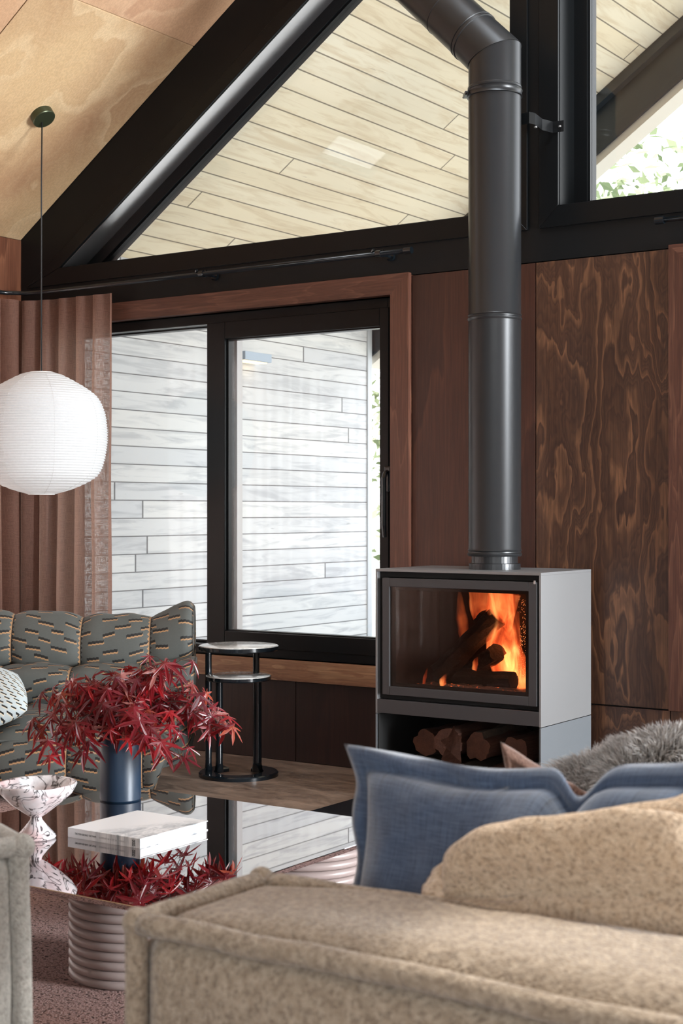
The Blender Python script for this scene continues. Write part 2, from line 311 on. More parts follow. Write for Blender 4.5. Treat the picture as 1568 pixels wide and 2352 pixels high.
def flame_mat(name, strength, hot):
    m = MT(name); co = m.co('Generated'); s = m.sep(co); ob = m.co()
    n = m.noise(m.mp(ob, (22, 22, 6)), 1, 4, .6, 1.1)
    x = m.f('MULTIPLY', m.f('ABSOLUTE', m.f('SUBTRACT', s[0], .5)), 2.)
    dens = m.ramp(n, [(.38, .05), (.52, .45), (.66, 1.)])
    hgt = m.ramp(s[2], [(0, 1.), (.4, .9), (1, .35)])
    st = m.f('MULTIPLY', m.f('MULTIPLY', dens, hgt), strength)
    em = m.n('ShaderNodeEmission'); m.l(m.ramp(n, [(.38, (1, .06, .012)), (.55, (1, .19, .045)), (.70, hot)]), em.inputs[0]); m.l(st, em.inputs[1])
    m.t.links.new(em.outputs[0], m.out.inputs['Volume']); return m.m
M['flame'] = flame_mat('flame', 95, (1, .48, .15)); M['flame_dim'] = flame_mat('dim flame', 24, (1, .3, .09))
m = MT('spark'); em = m.n('ShaderNodeEmission'); em.inputs[0].default_value = (1, .32, .10, 1); em.inputs[1].default_value = 3; m.surf(em.outputs[0]); M['spark'] = m.m

# ------------------------------------------------------------------ geometry helpers
def obj(name, bm, mat, parent=None, smooth=False, uv=None):
    me = bpy.data.meshes.new(name); bmesh.ops.recalc_face_normals(bm, faces=bm.faces) if not uv else None
    bm.to_mesh(me); bm.free(); ob = bpy.data.objects.new(name, me); C.objects.link(ob)
    if isinstance(mat, (list, tuple)):
        for a in mat: me.materials.append(a)
    elif mat: me.materials.append(mat)
    if smooth: me.polygons.foreach_set('use_smooth', [True] * len(me.polygons))
    if parent: ob.parent = parent
    return ob
def empty(name, loc, rz=0):
    o = bpy.data.objects.new(name, None); C.objects.link(o); o.location = loc; o.rotation_euler = (0, 0, rz); o.empty_display_size = .1; return o
def tag(o, label=None, cat=None, group=None, kind=None):
    if label: o['label'] = label
    if cat: o['category'] = cat
    if group: o['group'] = group
    if kind: o['kind'] = kind
    return o
def struct(name, bm, mat, parent=None, label=None):
    o = obj(name, bm, mat, parent)
    if not parent: o['kind'] = 'structure'
    if label: o['label'] = label
    return o
def box(bm, x0, x1, y0, y1, z0, z1, bev=0, mi=0):
    r = bmesh.ops.create_cube(bm, size=1); vs_ = r['verts']
    for v in vs_: v.co = V(((x0 + x1) / 2 + v.co.x * (x1 - x0), (y0 + y1) / 2 + v.co.y * (y1 - y0), (z0 + z1) / 2 + v.co.z * (z1 - z0)))
    fs = set(f for v in vs_ for f in v.link_faces)
    for f in fs: f.material_index = mi
    if bev: bmesh.ops.bevel(bm, geom=list(set(e for f in fs for e in f.edges)), offset=bev, segments=2, affect='EDGES', profile=.6)
    return bm
def B(*a, **k): return box(bmesh.new(), *a, **k)
def prism_y(bm, pts, y0, y1):          # polygon in x,z extruded along y
    a = [bm.verts.new((x, y0, z)) for x, z in pts]; b_ = [bm.verts.new((x, y1, z)) for x, z in pts]; n = len(pts)
    bm.faces.new(a); bm.faces.new(b_[::-1])
    for i in range(n): bm.faces.new((a[i], b_[i], b_[(i + 1) % n], a[(i + 1) % n]))
    return bm
def tube(bm, pts, rad, seg=12, caps=True, closed=False, flat=1.0, up0=None):
    pts = [V(p) for p in pts]; n = len(pts); rad = rad if isinstance(rad, (list, tuple)) else [rad] * n
    rings = []; prev = None
    for i, p in enumerate(pts):
        if closed: t = pts[(i + 1) % n] - pts[i - 1]
        else: t = pts[min(i + 1, n - 1)] - pts[max(i - 1, 0)]
        t.normalize()
        if prev is None:
            a = V(up0) if up0 else (V((0, 0, 1)) if abs(t.z) < .9 else V((1, 0, 0)))
            u = (a - t * a.dot(t)).normalized()
        else: u = (prev - t * prev.dot(t)).normalized()
        prev = u; v = t.cross(u)
        rings.append([bm.verts.new(p + rad[i] * (math.cos(2 * PI * k / seg) * u + math.sin(2 * PI * k / seg) * v * flat)) for k in range(seg)])
    for i in range(n if closed else n - 1):
        a, b_ = rings[i], rings[(i + 1) % n]
        for k in range(seg): bm.faces.new((a[k], a[(k + 1) % seg], b_[(k + 1) % seg], b_[k]))
    if caps and not closed: bm.faces.new(rings[0][::-1]); bm.faces.new(rings[-1])
    return bm
def T(pts, rad, **k): return tube(bmesh.new(), pts, rad, **k)
def lathe(bm, prof, c=(0, 0, 0), seg=48, close=False):
    rings = []
    for r, z in prof:
        if r < 1e-5: rings.append([bm.verts.new((c[0], c[1], c[2] + z))])
        else: rings.append([bm.verts.new((c[0] + r * math.cos(2 * PI * k / seg), c[1] + r * math.sin(2 * PI * k / seg), c[2] + z)) for k in range(seg)])
    for a, b_ in zip(rings, rings[1:]):
        for k in range(seg):
            k2 = (k + 1) % seg
            if len(a) == 1 and len(b_) == 1: continue
            if len(a) == 1: bm.faces.new((a[0], b_[k2], b_[k]))
            elif len(b_) == 1: bm.faces.new((a[k], a[k2], b_[0]))
            else: bm.faces.new((a[k], a[k2], b_[k2], b_[k]))
    return bm
def shade_auto(o, ang=.6):
    me = o.data; me.polygons.foreach_set('use_smooth', [True] * len(me.polygons))
    try: me.set_sharp_from_angle(angle=ang)
    except Exception: pass
    return o

# ------------------------------------------------------------------ the room shell
XL, ZC, MS = -5.556, 2.459, .693               # left wall, springing height of the ceiling, roof slope
XR = 5.16; RIDGE = -.2; YR = -6.6
def zc(x): return ZC + MS * (x - XL) if x <= RIDGE else ZC + MS * (2 * RIDGE - x - XL)
CS = math.hypot(1, MS)

struct('floor', B(XL - .1, XR + .1, YR - .1, .25, -.08, 0), M['stone'])
# rear wall with glazing added for fill light, right wall with glazing, left wall
wr = struct('wall_right', B(XR, XR + .2, YR, 0, 2.55, 2.75), M['plaster'])
for a in ((XR, XR + .2, YR, -3.3, 0, 2.55), (XR, XR + .2, -.15, 0, 0, 2.55)): struct('wall_pier', B(*a), M['plaster'], wr)
wd = struct('window_5', B(XR + .05, XR + .1, -3.3, -.15, 0, .08), M['frame'])
for y in (-3.3, -1.75, -.21): struct('mullion', B(XR + .05, XR + .1, y, y + .06, .08, 2.55), M['frame'], wd)
struct('pane', B(XR + .07, XR + .078, -3.24, -.21, .08, 2.55), M['glass'], wd)
wb = struct('wall_rear', prism_y(bmesh.new(), [(XL, 2.6), (XR, 2.6), (XR, zc(XR)), (RIDGE, zc(RIDGE)), (XL, ZC)], YR - .2, YR), M['plaster'])
for a in ((XL, -1.1, 0, 2.6), (3.1, XR, 0, 2.6), (-1.1, 3.1, 0, .6)): struct('wall_pier', B(a[0], a[1], YR - .2, YR, a[2], a[3]), M['plaster'], wb)
wd = struct('window_6', B(-1.1, 3.1, YR - .12, YR - .06, .6, .66), M['frame'])  # unseen window, put in to go with the rear fill lamp
for x in (-1.1, .97, 3.04): struct('mullion', B(x, x + .06, YR - .12, YR - .06, .66, 2.6), M['frame'], wd)
struct('pane', B(-1.04, 3.04, YR - .1, YR - .092, .66, 2.6), M['glass'], wd)
# left wall: timber above, window behind the curtain, timber beyond
wl = struct('wall_left', B(XL - .2, XL, YR, 0, 2.12, ZC - .002), M['wood_left'])
struct('wall_pier', B(XL - .2, XL, YR, -5.2, 0, 2.12), M['wood_left'], wl)
struct('wall_pier', B(XL - .2, XL, -.35, .27, 0, 2.12), M['wood_left'], wl)
struct('wall_pier', B(XL - .2, XL, -5.2, -.35, 0, .1), M['wood_left'], wl)
wd = struct('window_7', B(XL - .15, XL - .08, -5.2, -.35, 2.04, 2.12), M['frame'])
for y in (-5.2, -2.8, -.41): struct('mullion', B(XL - .15, XL - .08, y, y + .06, .1, 2.04), M['frame'], wd)
struct('pane', B(XL - .12, XL - .112, -5.14, -.41, .1, 2.04), M['glass'], wd)

# ceiling: slab with a small roof window, plywood sheets beneath
SKX0, SKX1, SKY0, SKY1 = -4.73, -4.575, -1.62, -1.08
BX0, BX1, BY0, BY1 = -2.3, -1.1, -2.4, -.6     # unseen second roof window, placed to light the seating from beyond
def slope_pts(x0, x1, lo, hi): return [(x0, zc(x0) + lo), (x1, zc(x1) + lo), (x1, zc(x1) + hi), (x0, zc(x0) + hi)]
def grid_minus(x0, x1, y0, y1, holes):
    xs = sorted({x0, x1, *[min(max(h[i], x0), x1) for h in holes for i in (0, 1)]}); ys = sorted({y0, y1, *[min(max(h[i], y0), y1) for h in holes for i in (2, 3)]})
    for a, b_ in zip(xs, xs[1:]):
        for c_, d in zip(ys, ys[1:]):
            mx_, my_ = (a + b_) / 2, (c_ + d) / 2
            if any(h[0] < mx_ < h[1] and h[2] < my_ < h[3] for h in holes): continue
            yield a, b_, c_, d
HOLES = [(SKX0, SKX1, SKY0, SKY1), (BX0, BX1, BY0, BY1)]
bm = bmesh.new()
for a, b_, c_, d in grid_minus(XL - .15, RIDGE, YR, .27, HOLES): prism_y(bm, slope_pts(a, b_, .012, .045), c_, d)
prism_y(bm, slope_pts(RIDGE, XR + .15, .012, .045), YR, .27)
ceil = struct('ceiling', bm, M['dark'])
cm = [ceiling_mat('blond plywood', 2.2, (.36, .19, .105), (.66, .46, .255), (.84, .66, .42)), ceiling_mat('rosy plywood', 9.1, (.40, .20, .12), (.60, .37, .22), (.76, .52, .33)),
      ceiling_mat('pale plywood', 5.7)]
XJ = [XL, -4.435, -2.45, RIDGE]; YJ = [0, -.978, -2.178, -3.378, -4.578, -5.778, YR]
for i, (x0, x1) in enumerate(zip(XJ, XJ[1:])):
    for j, (y1, y0) in enumerate(zip(YJ, YJ[1:])):
        bm = bmesh.new()
        for a, b_, c_, d in grid_minus(x0 + (.003 if i else 0), x1 - .003, y0 + .003, y1 - .003, HOLES): prism_y(bm, slope_pts(a, b_, 0, .012), c_, d)
        mt = cm[0] if (i == 0 and j == 0) else (cm[1] if (i, j) in ((0, 1), (1, 0)) else cm[(i + j) % 3])
        struct('plywood_sheet', bm, mt, ceil)
bm = prism_y(bmesh.new(), slope_pts(RIDGE, XR, 0, .012), YR, 0); struct('plywood_sheet', bm, cm[1], ceil)
for (a, b_, c_, d), n in zip(HOLES, (8, 9)):
    bm = prism_y(bmesh.new(), slope_pts(a, b_, .03, .036), c_, d); wd = struct('window_%d' % n, bm, M['glass'])
    bm = bmesh.new()
    for (p, q, r_, s_) in ((a - .008, a, c_ - .008, d + .008), (b_, b_ + .008, c_ - .008, d + .008), (a, b_, c_ - .008, c_), (a, b_, d, d + .008)): prism_y(bm, slope_pts(p, q, -.004, .008), r_, s_)
    struct('window_frame', bm, M['frame'], wd)

# the gable wall: openings
WX0, WX1, WZ0, WZ1 = -5.36, -3.355, .443, 2.006     # sliding window
VX0, VX1 = -2.04, -.55                              # next window, to the right
TY = .25
wg = struct('wall_back', B(XL, WX0, .02, TY, 0, 2.09), M['dark'])
for a in ((WX0, WX1, 0, WZ0), (WX0, WX1, WZ1, 2.09), (WX1, VX0, 0, 2.09), (VX0, VX1, 0, WZ0), (VX0, VX1, WZ1, 2.09), (VX1, XR, 0, 2.09)):
    struct('wall_core', B(a[0], a[1], .02, TY, a[2], a[3]), M['dark'], wg)
# timber wall panels
def panel(x0, x1, z0, z1, mat, y=0.): return struct('timber_panel', B(x0 + .002, x1 - .002, y, .02, z0 + .002, z1 - .002, bev=.001), mat, wg)
panel(XL, WX0 - .09, .356, 2.082, M['panel_red'])
panel(WX1 + .092, -2.69, .356, 2.082, M['panel_red'])
panel(-2.69, -2.132, .356, 2.082, M['panel'])
panel(VX1 + .09, 1.0, .356, 2.082, M['panel']); panel(1.0, 3.0, .356, 2.082, M['panel_red']); panel(3.0, XR, .356, 2.082, M['panel'])
xs = [XL, -4.75, -3.86, -3.0, -2.132, -.9, .4, 1.6, 2.8, 4.0, XR]
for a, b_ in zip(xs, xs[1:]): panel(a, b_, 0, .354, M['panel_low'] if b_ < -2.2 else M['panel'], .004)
# upper solid part right of the ridge
struct('timber_panel', prism_y(bmesh.new(), [(.2, 2.3), (XR, 2.3), (XR, zc(XR)), (.2, zc(.2))], 0, TY), M['panel_red'], wg)

# steel beam, rafter, posts (black)
DR = .355                                        # vertical depth of the rafter band
st_ = struct('trim_1', B(XL, XR, 0., TY, 2.084, 2.295), M['steel'])
def raf(x, d): return zc(x) - d
def solve_x(z, d): return XL + (z - ZC + d) / MS
xa = solve_x(2.295, DR)
struct('rafter', prism_y(bmesh.new(), [(XL, 2.295), (xa, 2.295), (RIDGE, raf(RIDGE, DR)), (RIDGE, zc(RIDGE)), (XL, ZC)], 0, TY), M['steel'], st_)
struct('rafter', prism_y(bmesh.new(), [(RIDGE, raf(RIDGE, DR)), (.2, raf(.2, DR)), (.2, zc(.2)), (RIDGE, zc(RIDGE))], 0, TY), M['steel'], st_)
struct('post', prism_y(bmesh.new(), [(-2.80, 2.295), (-2.588, 2.295), (-2.588, raf(-2.588, DR) + .01), (-2.80, raf(-2.80, DR) + .01)], 0, TY), M['steel'], st_)
struct('post', prism_y(bmesh.new(), [(-.3, 2.295), (.2, 2.295), (.2, zc(.2) - .3), (-.3, zc(-.3) - .3)], 0, TY), M['steel'], st_)
# face frames of the two gable windows
M['satin'] = plain('reveal sheen strip', (.80, .80, .82), .28, .95, 60, .03)  # bright metal put in for the sheen on the black rafter's underside
def gable_window(n, x0, x1, fx0, fx1, z0=2.295):
    """x0..x1 clear opening on the face; fx = outer edges of the proud face frame"""
    fy = -.012
    left_tri = x0 is None
    ring = bmesh.new()
    zt1 = raf(x1, DR); xo = solve_x(z0, DR)
    FO = .078                                     # how far the frame runs up over the rafter
    if left_tri:
        pts_in = [(xo, z0), (x1, z0), (x1, raf(x1, DR))]
        zb = z0 - .083; pts_out = [(solve_x(zb, DR - FO), zb), (fx1, zb), (fx1, raf(fx1, DR - FO))]
    else:
        pts_in = [(x0, z0), (x1, z0), (x1, raf(x1, DR)), (x0, raf(x0, DR))]
        zb = z0 - .083; pts_out = [(fx0, zb), (fx1, zb), (fx1, raf(fx1, DR - FO)), (fx0, raf(fx0, DR - FO))]
    k = len(pts_in)
    w_ = None
    for i in range(k):
        j = (i + 1) % k
        bm = prism_y(bmesh.new(), [pts_in[i], pts_in[j], pts_out[j], pts_out[i]], fy, .0)
        bmesh.ops.bevel(bm, geom=[e for e in bm.edges], offset=.0018, segments=1, affect='EDGES')
        if w_ is None: w_ = struct('window_%d' % n, bm, M['frame'])
        else: struct('face_frame', bm, M['frame'], w_)
    # inner frame by the glass, and the pane
    def inset(pts, d):
        n_ = len(pts); out = []
        for i in range(n_):
            p0, p1, p2 = V(pts[i - 1]), V(pts[i]), V(pts[(i + 1) % n_])
            e1 = (p1 - p0).normalized(); e2 = (p2 - p1).normalized(); n1 = V((-e1.y, e1.x)); n2 = V((-e2.y, e2.x))
            bis = (n1 + n2); bis = bis / max(bis.dot(n1), .2)
            out.append(tuple(p1 + bis * d))
        return out
    def inset2(pts, ds):
        n_ = len(pts); out = []
        for i in range(n_):
            p0, p1, p2 = V(pts[i - 1]), V(pts[i]), V(pts[(i + 1) % n_])
            e1 = (p1 - p0).normalized(); e2 = (p2 - p1).normalized(); n1 = V((-e1.y, e1.x)); n2 = V((-e2.y, e2.x))
            d1, d2 = ds[i - 1], ds[i]; det = n1.x * n2.y - n1.y * n2.x
            c1 = p1.dot(n1) + d1; c2 = p1.dot(n2) + d2
            out.append(((c1 * n2.y - c2 * n1.y) / det, (n1.x * c2 - n2.x * c1) / det))
        return out
    ds = [.036, .066, .066] if left_tri else [.036, .066, .066, .066]
    inn = inset2(pts_in, ds); inn2 = inset2(pts_in, [d - .008 for d in ds])
    for i in range(k):
        j = (i + 1) % k
        struct('glazing_bead', prism_y(bmesh.new(), [pts_in[i], pts_in[j], inn[j], inn[i]], .142, .20), M['frame'], w_)
        struct('glazing_bead', prism_y(bmesh.new(), [pts_in[i], pts_in[j], inn2[j], inn2[i]], .13, .142), M['frame'], w_)
    struct('pane', prism_y(bmesh.new(), inn, .155, .161), M['glass'], w_)
    lin = inset2(pts_in, [.002] * k)
    for i in range(k):
        j = (i + 1) % k
        if i == 0 or (i == 1): continue
        struct('reveal_strip', prism_y(bmesh.new(), [pts_in[i], pts_in[j], lin[j], lin[i]], .004, .13), M['satin'] if i == 2 else M['frame'], w_)  # sloped strip is added to imitate sheen on the black reveal
    return w_
gable_window(2, None, -2.80, None, -2.722)
gable_window(3, -2.588, -.3, -2.671, -.22)

# timber surround of the sliding window and of its neighbour
def surround(n, x0, x1, z0, z1):
    y0, y1 = -.022, .16
    t_ = struct('trim_%d' % n, prism_y(bmesh.new(), [(x0, z1), (x1, z1), (x1 + .09, z1 + .086), (x0 - .09, z1 + .086)], y0, y1), M['trim_h'])
    struct('side_board', prism_y(bmesh.new(), [(x1, z0 - .087), (x1 + .09, z0 - .087), (x1 + .09, z1 + .086), (x1, z1)], y0, y1), M['trim_v'], t_)
    struct('side_board', prism_y(bmesh.new(), [(x0, z0 - .087), (x0 - .09, z0 - .087), (x0 - .09, z1 + .086), (x0, z1)], y0, y1), M['trim_v'], t_)
    struct('sill_board', B(x0, x1, y0, y1, z0 - .087, z0, bev=.001), M['sill'], t_)
surround(2, WX0, WX1, WZ0, WZ1); surround(3, VX0, VX1, WZ0, WZ1)

def frame_rect(bm, x0, x1, z0, z1, wl_, wr_, wb_, wt_, y0, y1, bev=.003):
    box(bm, x0, x0 + wl_, y0, y1, z0, z1, bev); box(bm, x1 - wr_, x1, y0, y1, z0, z1, bev)
    box(bm, x0 + wl_, x1 - wr_, y0, y1, z0, z0 + wb_, bev); box(bm, x0 + wl_, x1 - wr_, y0, y1, z1 - wt_, z1, bev); return bm
# sliding window
w1 = struct('window_1', frame_rect(bmesh.new(), WX0, WX1, WZ0, WZ1, .03, .055, .045, .045, .045, .20), M['frame'])
SX0, SX1 = -4.391, -3.402
sash = struct('sliding_sash', frame_rect(bmesh.new(), SX0, SX1, .482, 1.965, .105, .045, .072, .078, .04, .09), M['frame'], w1)
struct('sash_bead', frame_rect(bmesh.new(), SX0 + .1, SX1 - .04, .548, 1.893, .014, .01, .012, .012, .056, .10, .002), M['frame'], sash)
struct('pane', B(SX0 + .105, SX1 - .044, .066, .072, .552, 1.89), M['glass'], sash)
struct('outer_stile', B(-4.335, -4.285, .13, .17, .50, 1.95), M['frame_grey'], w1)
struct('fixed_frame', frame_rect(bmesh.new(), WX0 + .03, -4.335, .488, 1.975, .03, .01, .012, .02, .11, .128), M['frame'], w1)
struct('pane', B(WX0 + .06, -4.34, .115, .121, .50, 1.955), M['glass'], w1)
bm = T([(-3.40, .04, 1.27), (-3.40, .01, 1.262), (-3.40, -.0, 1.24), (-3.40, -.0, 1.04), (-3.40, .006, .99)], [.007, .008, .009, .009, .007], flat=1.2)
box(bm, -3.415, -3.385, .025, .042, 1.18, 1.29, .004); struct('window_handle', bm, M['black_gloss'], w1)
# neighbour window (mostly outside the photo)
w4 = struct('window_4', frame_rect(bmesh.new(), VX0, VX1, WZ0, WZ1, .055, .055, .05, .05, .045, .15), M['frame'])
struct('pane', B(VX0 + .05, VX1 - .05, .09, .096, WZ0 + .05, WZ1 - .05), M['glass'], w4)

# ------------------------------------------------------------------ outside
YE = 3.17
bm = bmesh.new(); box(bm, -5.70, -5.52, .272, 3.115, -.3, 2.47); struct('wall_terrace', bm, M['clad'])
bm = B(-5.70, -5.51, 3.115, 3.165, -.3, 2.40); struct('trim_4', bm, plain('pale corner post', (.62, .66, .70), .6))
bm = prism_y(bmesh.new(), [(-5.7, zc(-5.7)), (RIDGE, zc(RIDGE)), (RIDGE, zc(RIDGE) + .15), (-5.7, zc(-5.7) + .15)], .272, YE)
sof = struct('ceiling_terrace', bm, M['soffit'])
struct('far_slope', prism_y(bmesh.new(), [(RIDGE, zc(RIDGE)), (6.5, zc(6.5)), (6.5, zc(6.5) + .15), (RIDGE, zc(RIDGE) + .15)], .272, YE), M['soffit'], sof)
def rake(x0, x1, lo, hi, y0, y1): return prism_y(bmesh.new(), [(x0, zc(x0) + lo), (x1, zc(x1) + lo), (x1, zc(x1) + hi), (x0, zc(x0) + hi)], y0, y1)
bg = plain('blue black rake board', (.022, .03, .038), .35)
tb = struct('trim_5', rake(-5.56, RIDGE, -.33, .2, YE + .01, YE + .08), bg)
struct('rake_ledge', rake(-5.56, RIDGE, -.07, -.0, YE - .05, YE + .01), bg, tb)
struct('rake_edge', rake(-5.56, RIDGE, -.385, -.33, YE + .03, YE + .2), plain('cream rake edge', (.75, .70, .62), .6), tb)
struct('rake_far', prism_y(bmesh.new(), [(RIDGE, zc(RIDGE) - .33), (6.5, zc(6.5) - .33), (6.5, zc(6.5) + .2), (RIDGE, zc(RIDGE) + .2)], YE + .01, YE + .08), bg, tb)
tag(obj('terrace_deck', B(-6.2, 7, .27, 5.2, -.2, -.02), M['grout']), kind='structure')
tag(obj('garden_ground', B(-60, 60, 5.2, 70, -.9, -.25), M['grass']), kind='structure')
o = empty('wall_light', (-5.52, 1.76, 1.99)); tag(o, 'pale blue box-shaped wall light on the whitewashed boards outside', 'wall light')
obj('light_box', B(.0, .12, -.13, .13, .0, .05, bev=.003), plain('pale blue light housing', (.42, .52, .64), .5), o)
m_ = MT('warm lamp lens'); em = m_.n('ShaderNodeEmission'); em.inputs[0].default_value = (1, .75, .42, 1); em.inputs[1].default_value = 2.5; m_.surf(em.outputs[0])
obj('light_lens', B(.02, .10, -.11, .11, -.006, 0), m_.m, o)
o = empty('balustrade', (-5.6, 3.9, -.02)); tag(o, 'grey terrace balustrade past the end of the whitewashed wall', 'balustrade')
bz = plain('blue grey balustrade steel', (.10, .13, .14), .5)
for x in (0.02, 1.5, 3.0, 4.5): obj('post', B(x, x + .06, -.03, .03, 0, .9, bev=.003), bz, o)
obj('handrail', B(0, 4.6, -.035, .035, .88, .93, bev=.003), bz, o)
for x in (0.1, 1.58, 3.08): obj('infill_panel', B(x, x + 1.38, -.005, .005, .1, .84), plain('white infill panel', (.8, .8, .78), .5), o)

def tree(loc, h, rad, seed, label, n=2600, tall=1.0):
    rnd = random.Random(seed); o = empty('tree', loc); tag(o, label, 'tree', 'trees in the garden')
    bm = bmesh.new(); tips = []
    tube(bm, [(0, 0, 0), (.1, 0, h * .3), (-.05, .1, h * .6), (.05, 0, h * .9)], [.14, .11, .07, .02], seg=8)
    for k in range(14):
        z0 = h * rnd.uniform(.2, .75); a = rnd.uniform(0, 2 * PI); L = rad * rnd.uniform(.5, 1)
        e = V((math.cos(a) * L, math.sin(a) * L, z0 + L * rnd.uniform(.3, .9)))
        tube(bm, [(0, 0, z0), (e.x * .5, e.y * .5, z0 + (e.z - z0) * .35), e], [.05, .03, .008], seg=6); tips.append(e)
    obj('trunk', bm, M['tree_bark'], o, True)
    bm = bmesh.new()
    for k in range(n):
        e = rnd.choice(tips); p = e * rnd.uniform(.35, 1.05) + V([rnd.gauss(0, rad * .22) for _ in range(3)])
        p.z = max(p.z if rnd.random() < .5 else h * rnd.uniform(.08, 1.), .1)
        s_ = rnd.uniform(.05, .11); q = Matrix.Rotation(rnd.uniform(0, 6.28), 3, V([rnd.gauss(0, 1) for _ in range(3)]).normalized())
        vs_ = [bm.verts.new(p + q @ V(c_)) for c_ in ((-s_, 0, 0), (0, -s_ * .5, .01), (s_, 0, 0), (0, s_ * .5, .01))]; bm.faces.new(vs_)
    obj('foliage', bm, M['leaf'], o)
tree((-6.3, 8.2, -.3), 5.2, 1.3, 1, 'pale green leafy tree seen through the right gable window, nearest the rake board')
tree((-10.4, 11.4, -.3), 7.0, 1.8, 2, 'green tree seen in the narrow gap right of the whitewashed wall')
tree((-4.2, 18., -.3), 9.5, 1.9, 3, 'tall sparse tree behind the others, top right of the photo', 2200)
tree((-8.2, 14., -.3), 6.5, 1.6, 4, 'pale broad tree behind, low in the right gable window')
tree((-4.2, 11., -.3), 5.2, 1.5, 5, 'bushy tree at the right edge of the gable window')

# ------------------------------------------------------------------ wood stove
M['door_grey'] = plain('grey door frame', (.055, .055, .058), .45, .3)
SX, SXR, SYF, SYB = -3.126, -2.422, -.49, -.067
st = empty('wood_stove', ((SX + SXR) / 2, (SYF + SYB) / 2, 0)); tag(st, 'charcoal steel wood stove with a big glass door, fire burning inside', 'stove')
Lx = lambda x: x - st.location.x
Ly = lambda y: y - st.location.y
def SB(name, x0, x1, y0, y1, z0, z1, mat, parent=st, bev=.0015):
    return obj(name, B(Lx(x0), Lx(x1), Ly(y0), Ly(y1), z0, z1, bev=bev), mat, parent)
bm = bmesh.new()
box(bm, Lx(SX), Lx(SXR), Ly(SYF), Ly(SYB), .869, .879, .001); box(bm, Lx(SX), Lx(SX) + .008, Ly(SYF), Ly(SYB), .325, .869, .001)
box(bm, Lx(SXR) - .008, Lx(SXR), Ly(SYF), Ly(SYB), .325, .869, .001); box(bm, Lx(SX) + .008, Lx(SXR) - .008, Ly(SYB) - .008, Ly(SYB), .325, .869)
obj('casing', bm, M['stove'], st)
SB('lower_lip', SX + .008, SXR - .008, SYF + .0, SYB - .01, .327, .380, M['door_grey'])  # presumed same paint as the casing, darker to look like the shaded front
bm = bmesh.new()
for a in ((SX + .009, SX + .045, .382, .868), (SXR - .045, SXR - .009, .382, .868)): box(bm, Lx(a[0]), Lx(a[1]), Ly(SYF + .02), Ly(SYB - .01), a[2], a[3])
box(bm, Lx(SX + .045), Lx(SXR - .045), Ly(SYF + .02), Ly(SYB - .01), .848, .868); box(bm, Lx(SX + .045), Lx(SXR - .045), Ly(SYF + .02), Ly(SYB - .01), .382, .40)
obj('inner_shell', bm, M['dark'], st)
# firebox
bm = bmesh.new(); X0, X1, Y0, Y1, Z0, Z1 = SX + .06, SXR - .06, SYF + .035, SYB - .04, .415, .835
for a in ((X0, X1, Y1, Y1 + .012, Z0, Z1), (X0 - .012, X0, Y0, Y1, Z0, Z1), (X1, X1 + .012, Y0, Y1, Z0, Z1), (X0, X1, Y0, Y1, Z0 - .012, Z0), (X0, X1, Y0, Y1, Z1, Z1 + .01)): box(bm, Lx(a[0]), Lx(a[1]), Ly(a[2]), Ly(a[3]), a[4], a[5])
obj('firebox', bm, M['brick'], st)
SB('baffle', X0 + .01, X1 - .01, Y0 + .04, Y1, .80, .808, M['brick'])
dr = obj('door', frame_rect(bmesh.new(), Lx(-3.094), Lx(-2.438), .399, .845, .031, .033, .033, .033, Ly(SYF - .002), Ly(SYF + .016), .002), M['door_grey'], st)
obj('door_glass', B(Lx(-3.063), Lx(-2.471), Ly(SYF + .006), Ly(SYF + .010), .432, .812), M['stove_glass'], dr)
obj('door_gasket', frame_rect(bmesh.new(), Lx(-3.063), Lx(-2.471), .432, .812, .022, .018, .014, .012, Ly(SYF + .011), Ly(SYF + .014), .0005), M['dark'], dr)
obj('door_latch', B(Lx(-2.449), Lx(-2.442), Ly(SYF - .005), Ly(SYF), .838, .851, bev=.001), plain('bright latch pin', (.7, .7, .7), .3, 1), dr)
# wood store below
bm = bmesh.new()
box(bm, Lx(SX), Lx(SX) + .006, Ly(SYF), Ly(SYB), .012, .3225, .0005); box(bm, Lx(SXR) - .006, Lx(SXR), Ly(SYF), Ly(SYB), .012, .3225, .0005)
box(bm, Lx(SX) + .006, Lx(SXR) - .006, Ly(SYB) - .006, Ly(SYB), .012, .3225); box(bm, Lx(SX) + .006, Lx(SXR) - .006, Ly(SYF), Ly(SYB) - .006, .012, .018)
obj('log_store', bm, plain('grey store steel', (.165, .18, .195), .42, .3), st)
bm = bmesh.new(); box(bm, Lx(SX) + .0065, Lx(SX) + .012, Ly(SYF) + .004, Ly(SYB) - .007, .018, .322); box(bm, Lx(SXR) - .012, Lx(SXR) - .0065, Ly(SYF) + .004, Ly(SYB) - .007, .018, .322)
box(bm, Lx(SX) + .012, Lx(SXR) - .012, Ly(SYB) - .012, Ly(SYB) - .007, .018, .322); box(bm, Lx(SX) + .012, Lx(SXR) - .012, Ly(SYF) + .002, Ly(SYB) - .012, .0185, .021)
obj('store_black_inner', bm, M['dark'], st)  # separate black sheets over the inner faces of the grey store
obj('flue_collar', lathe(bmesh.new(), [(0, .0), (.098, 0), (.098, .022), (.088, .024), (.088, .05), (0, .05)], (Lx(-2.722), Ly(-.28), .879)), M['flue'], st); 

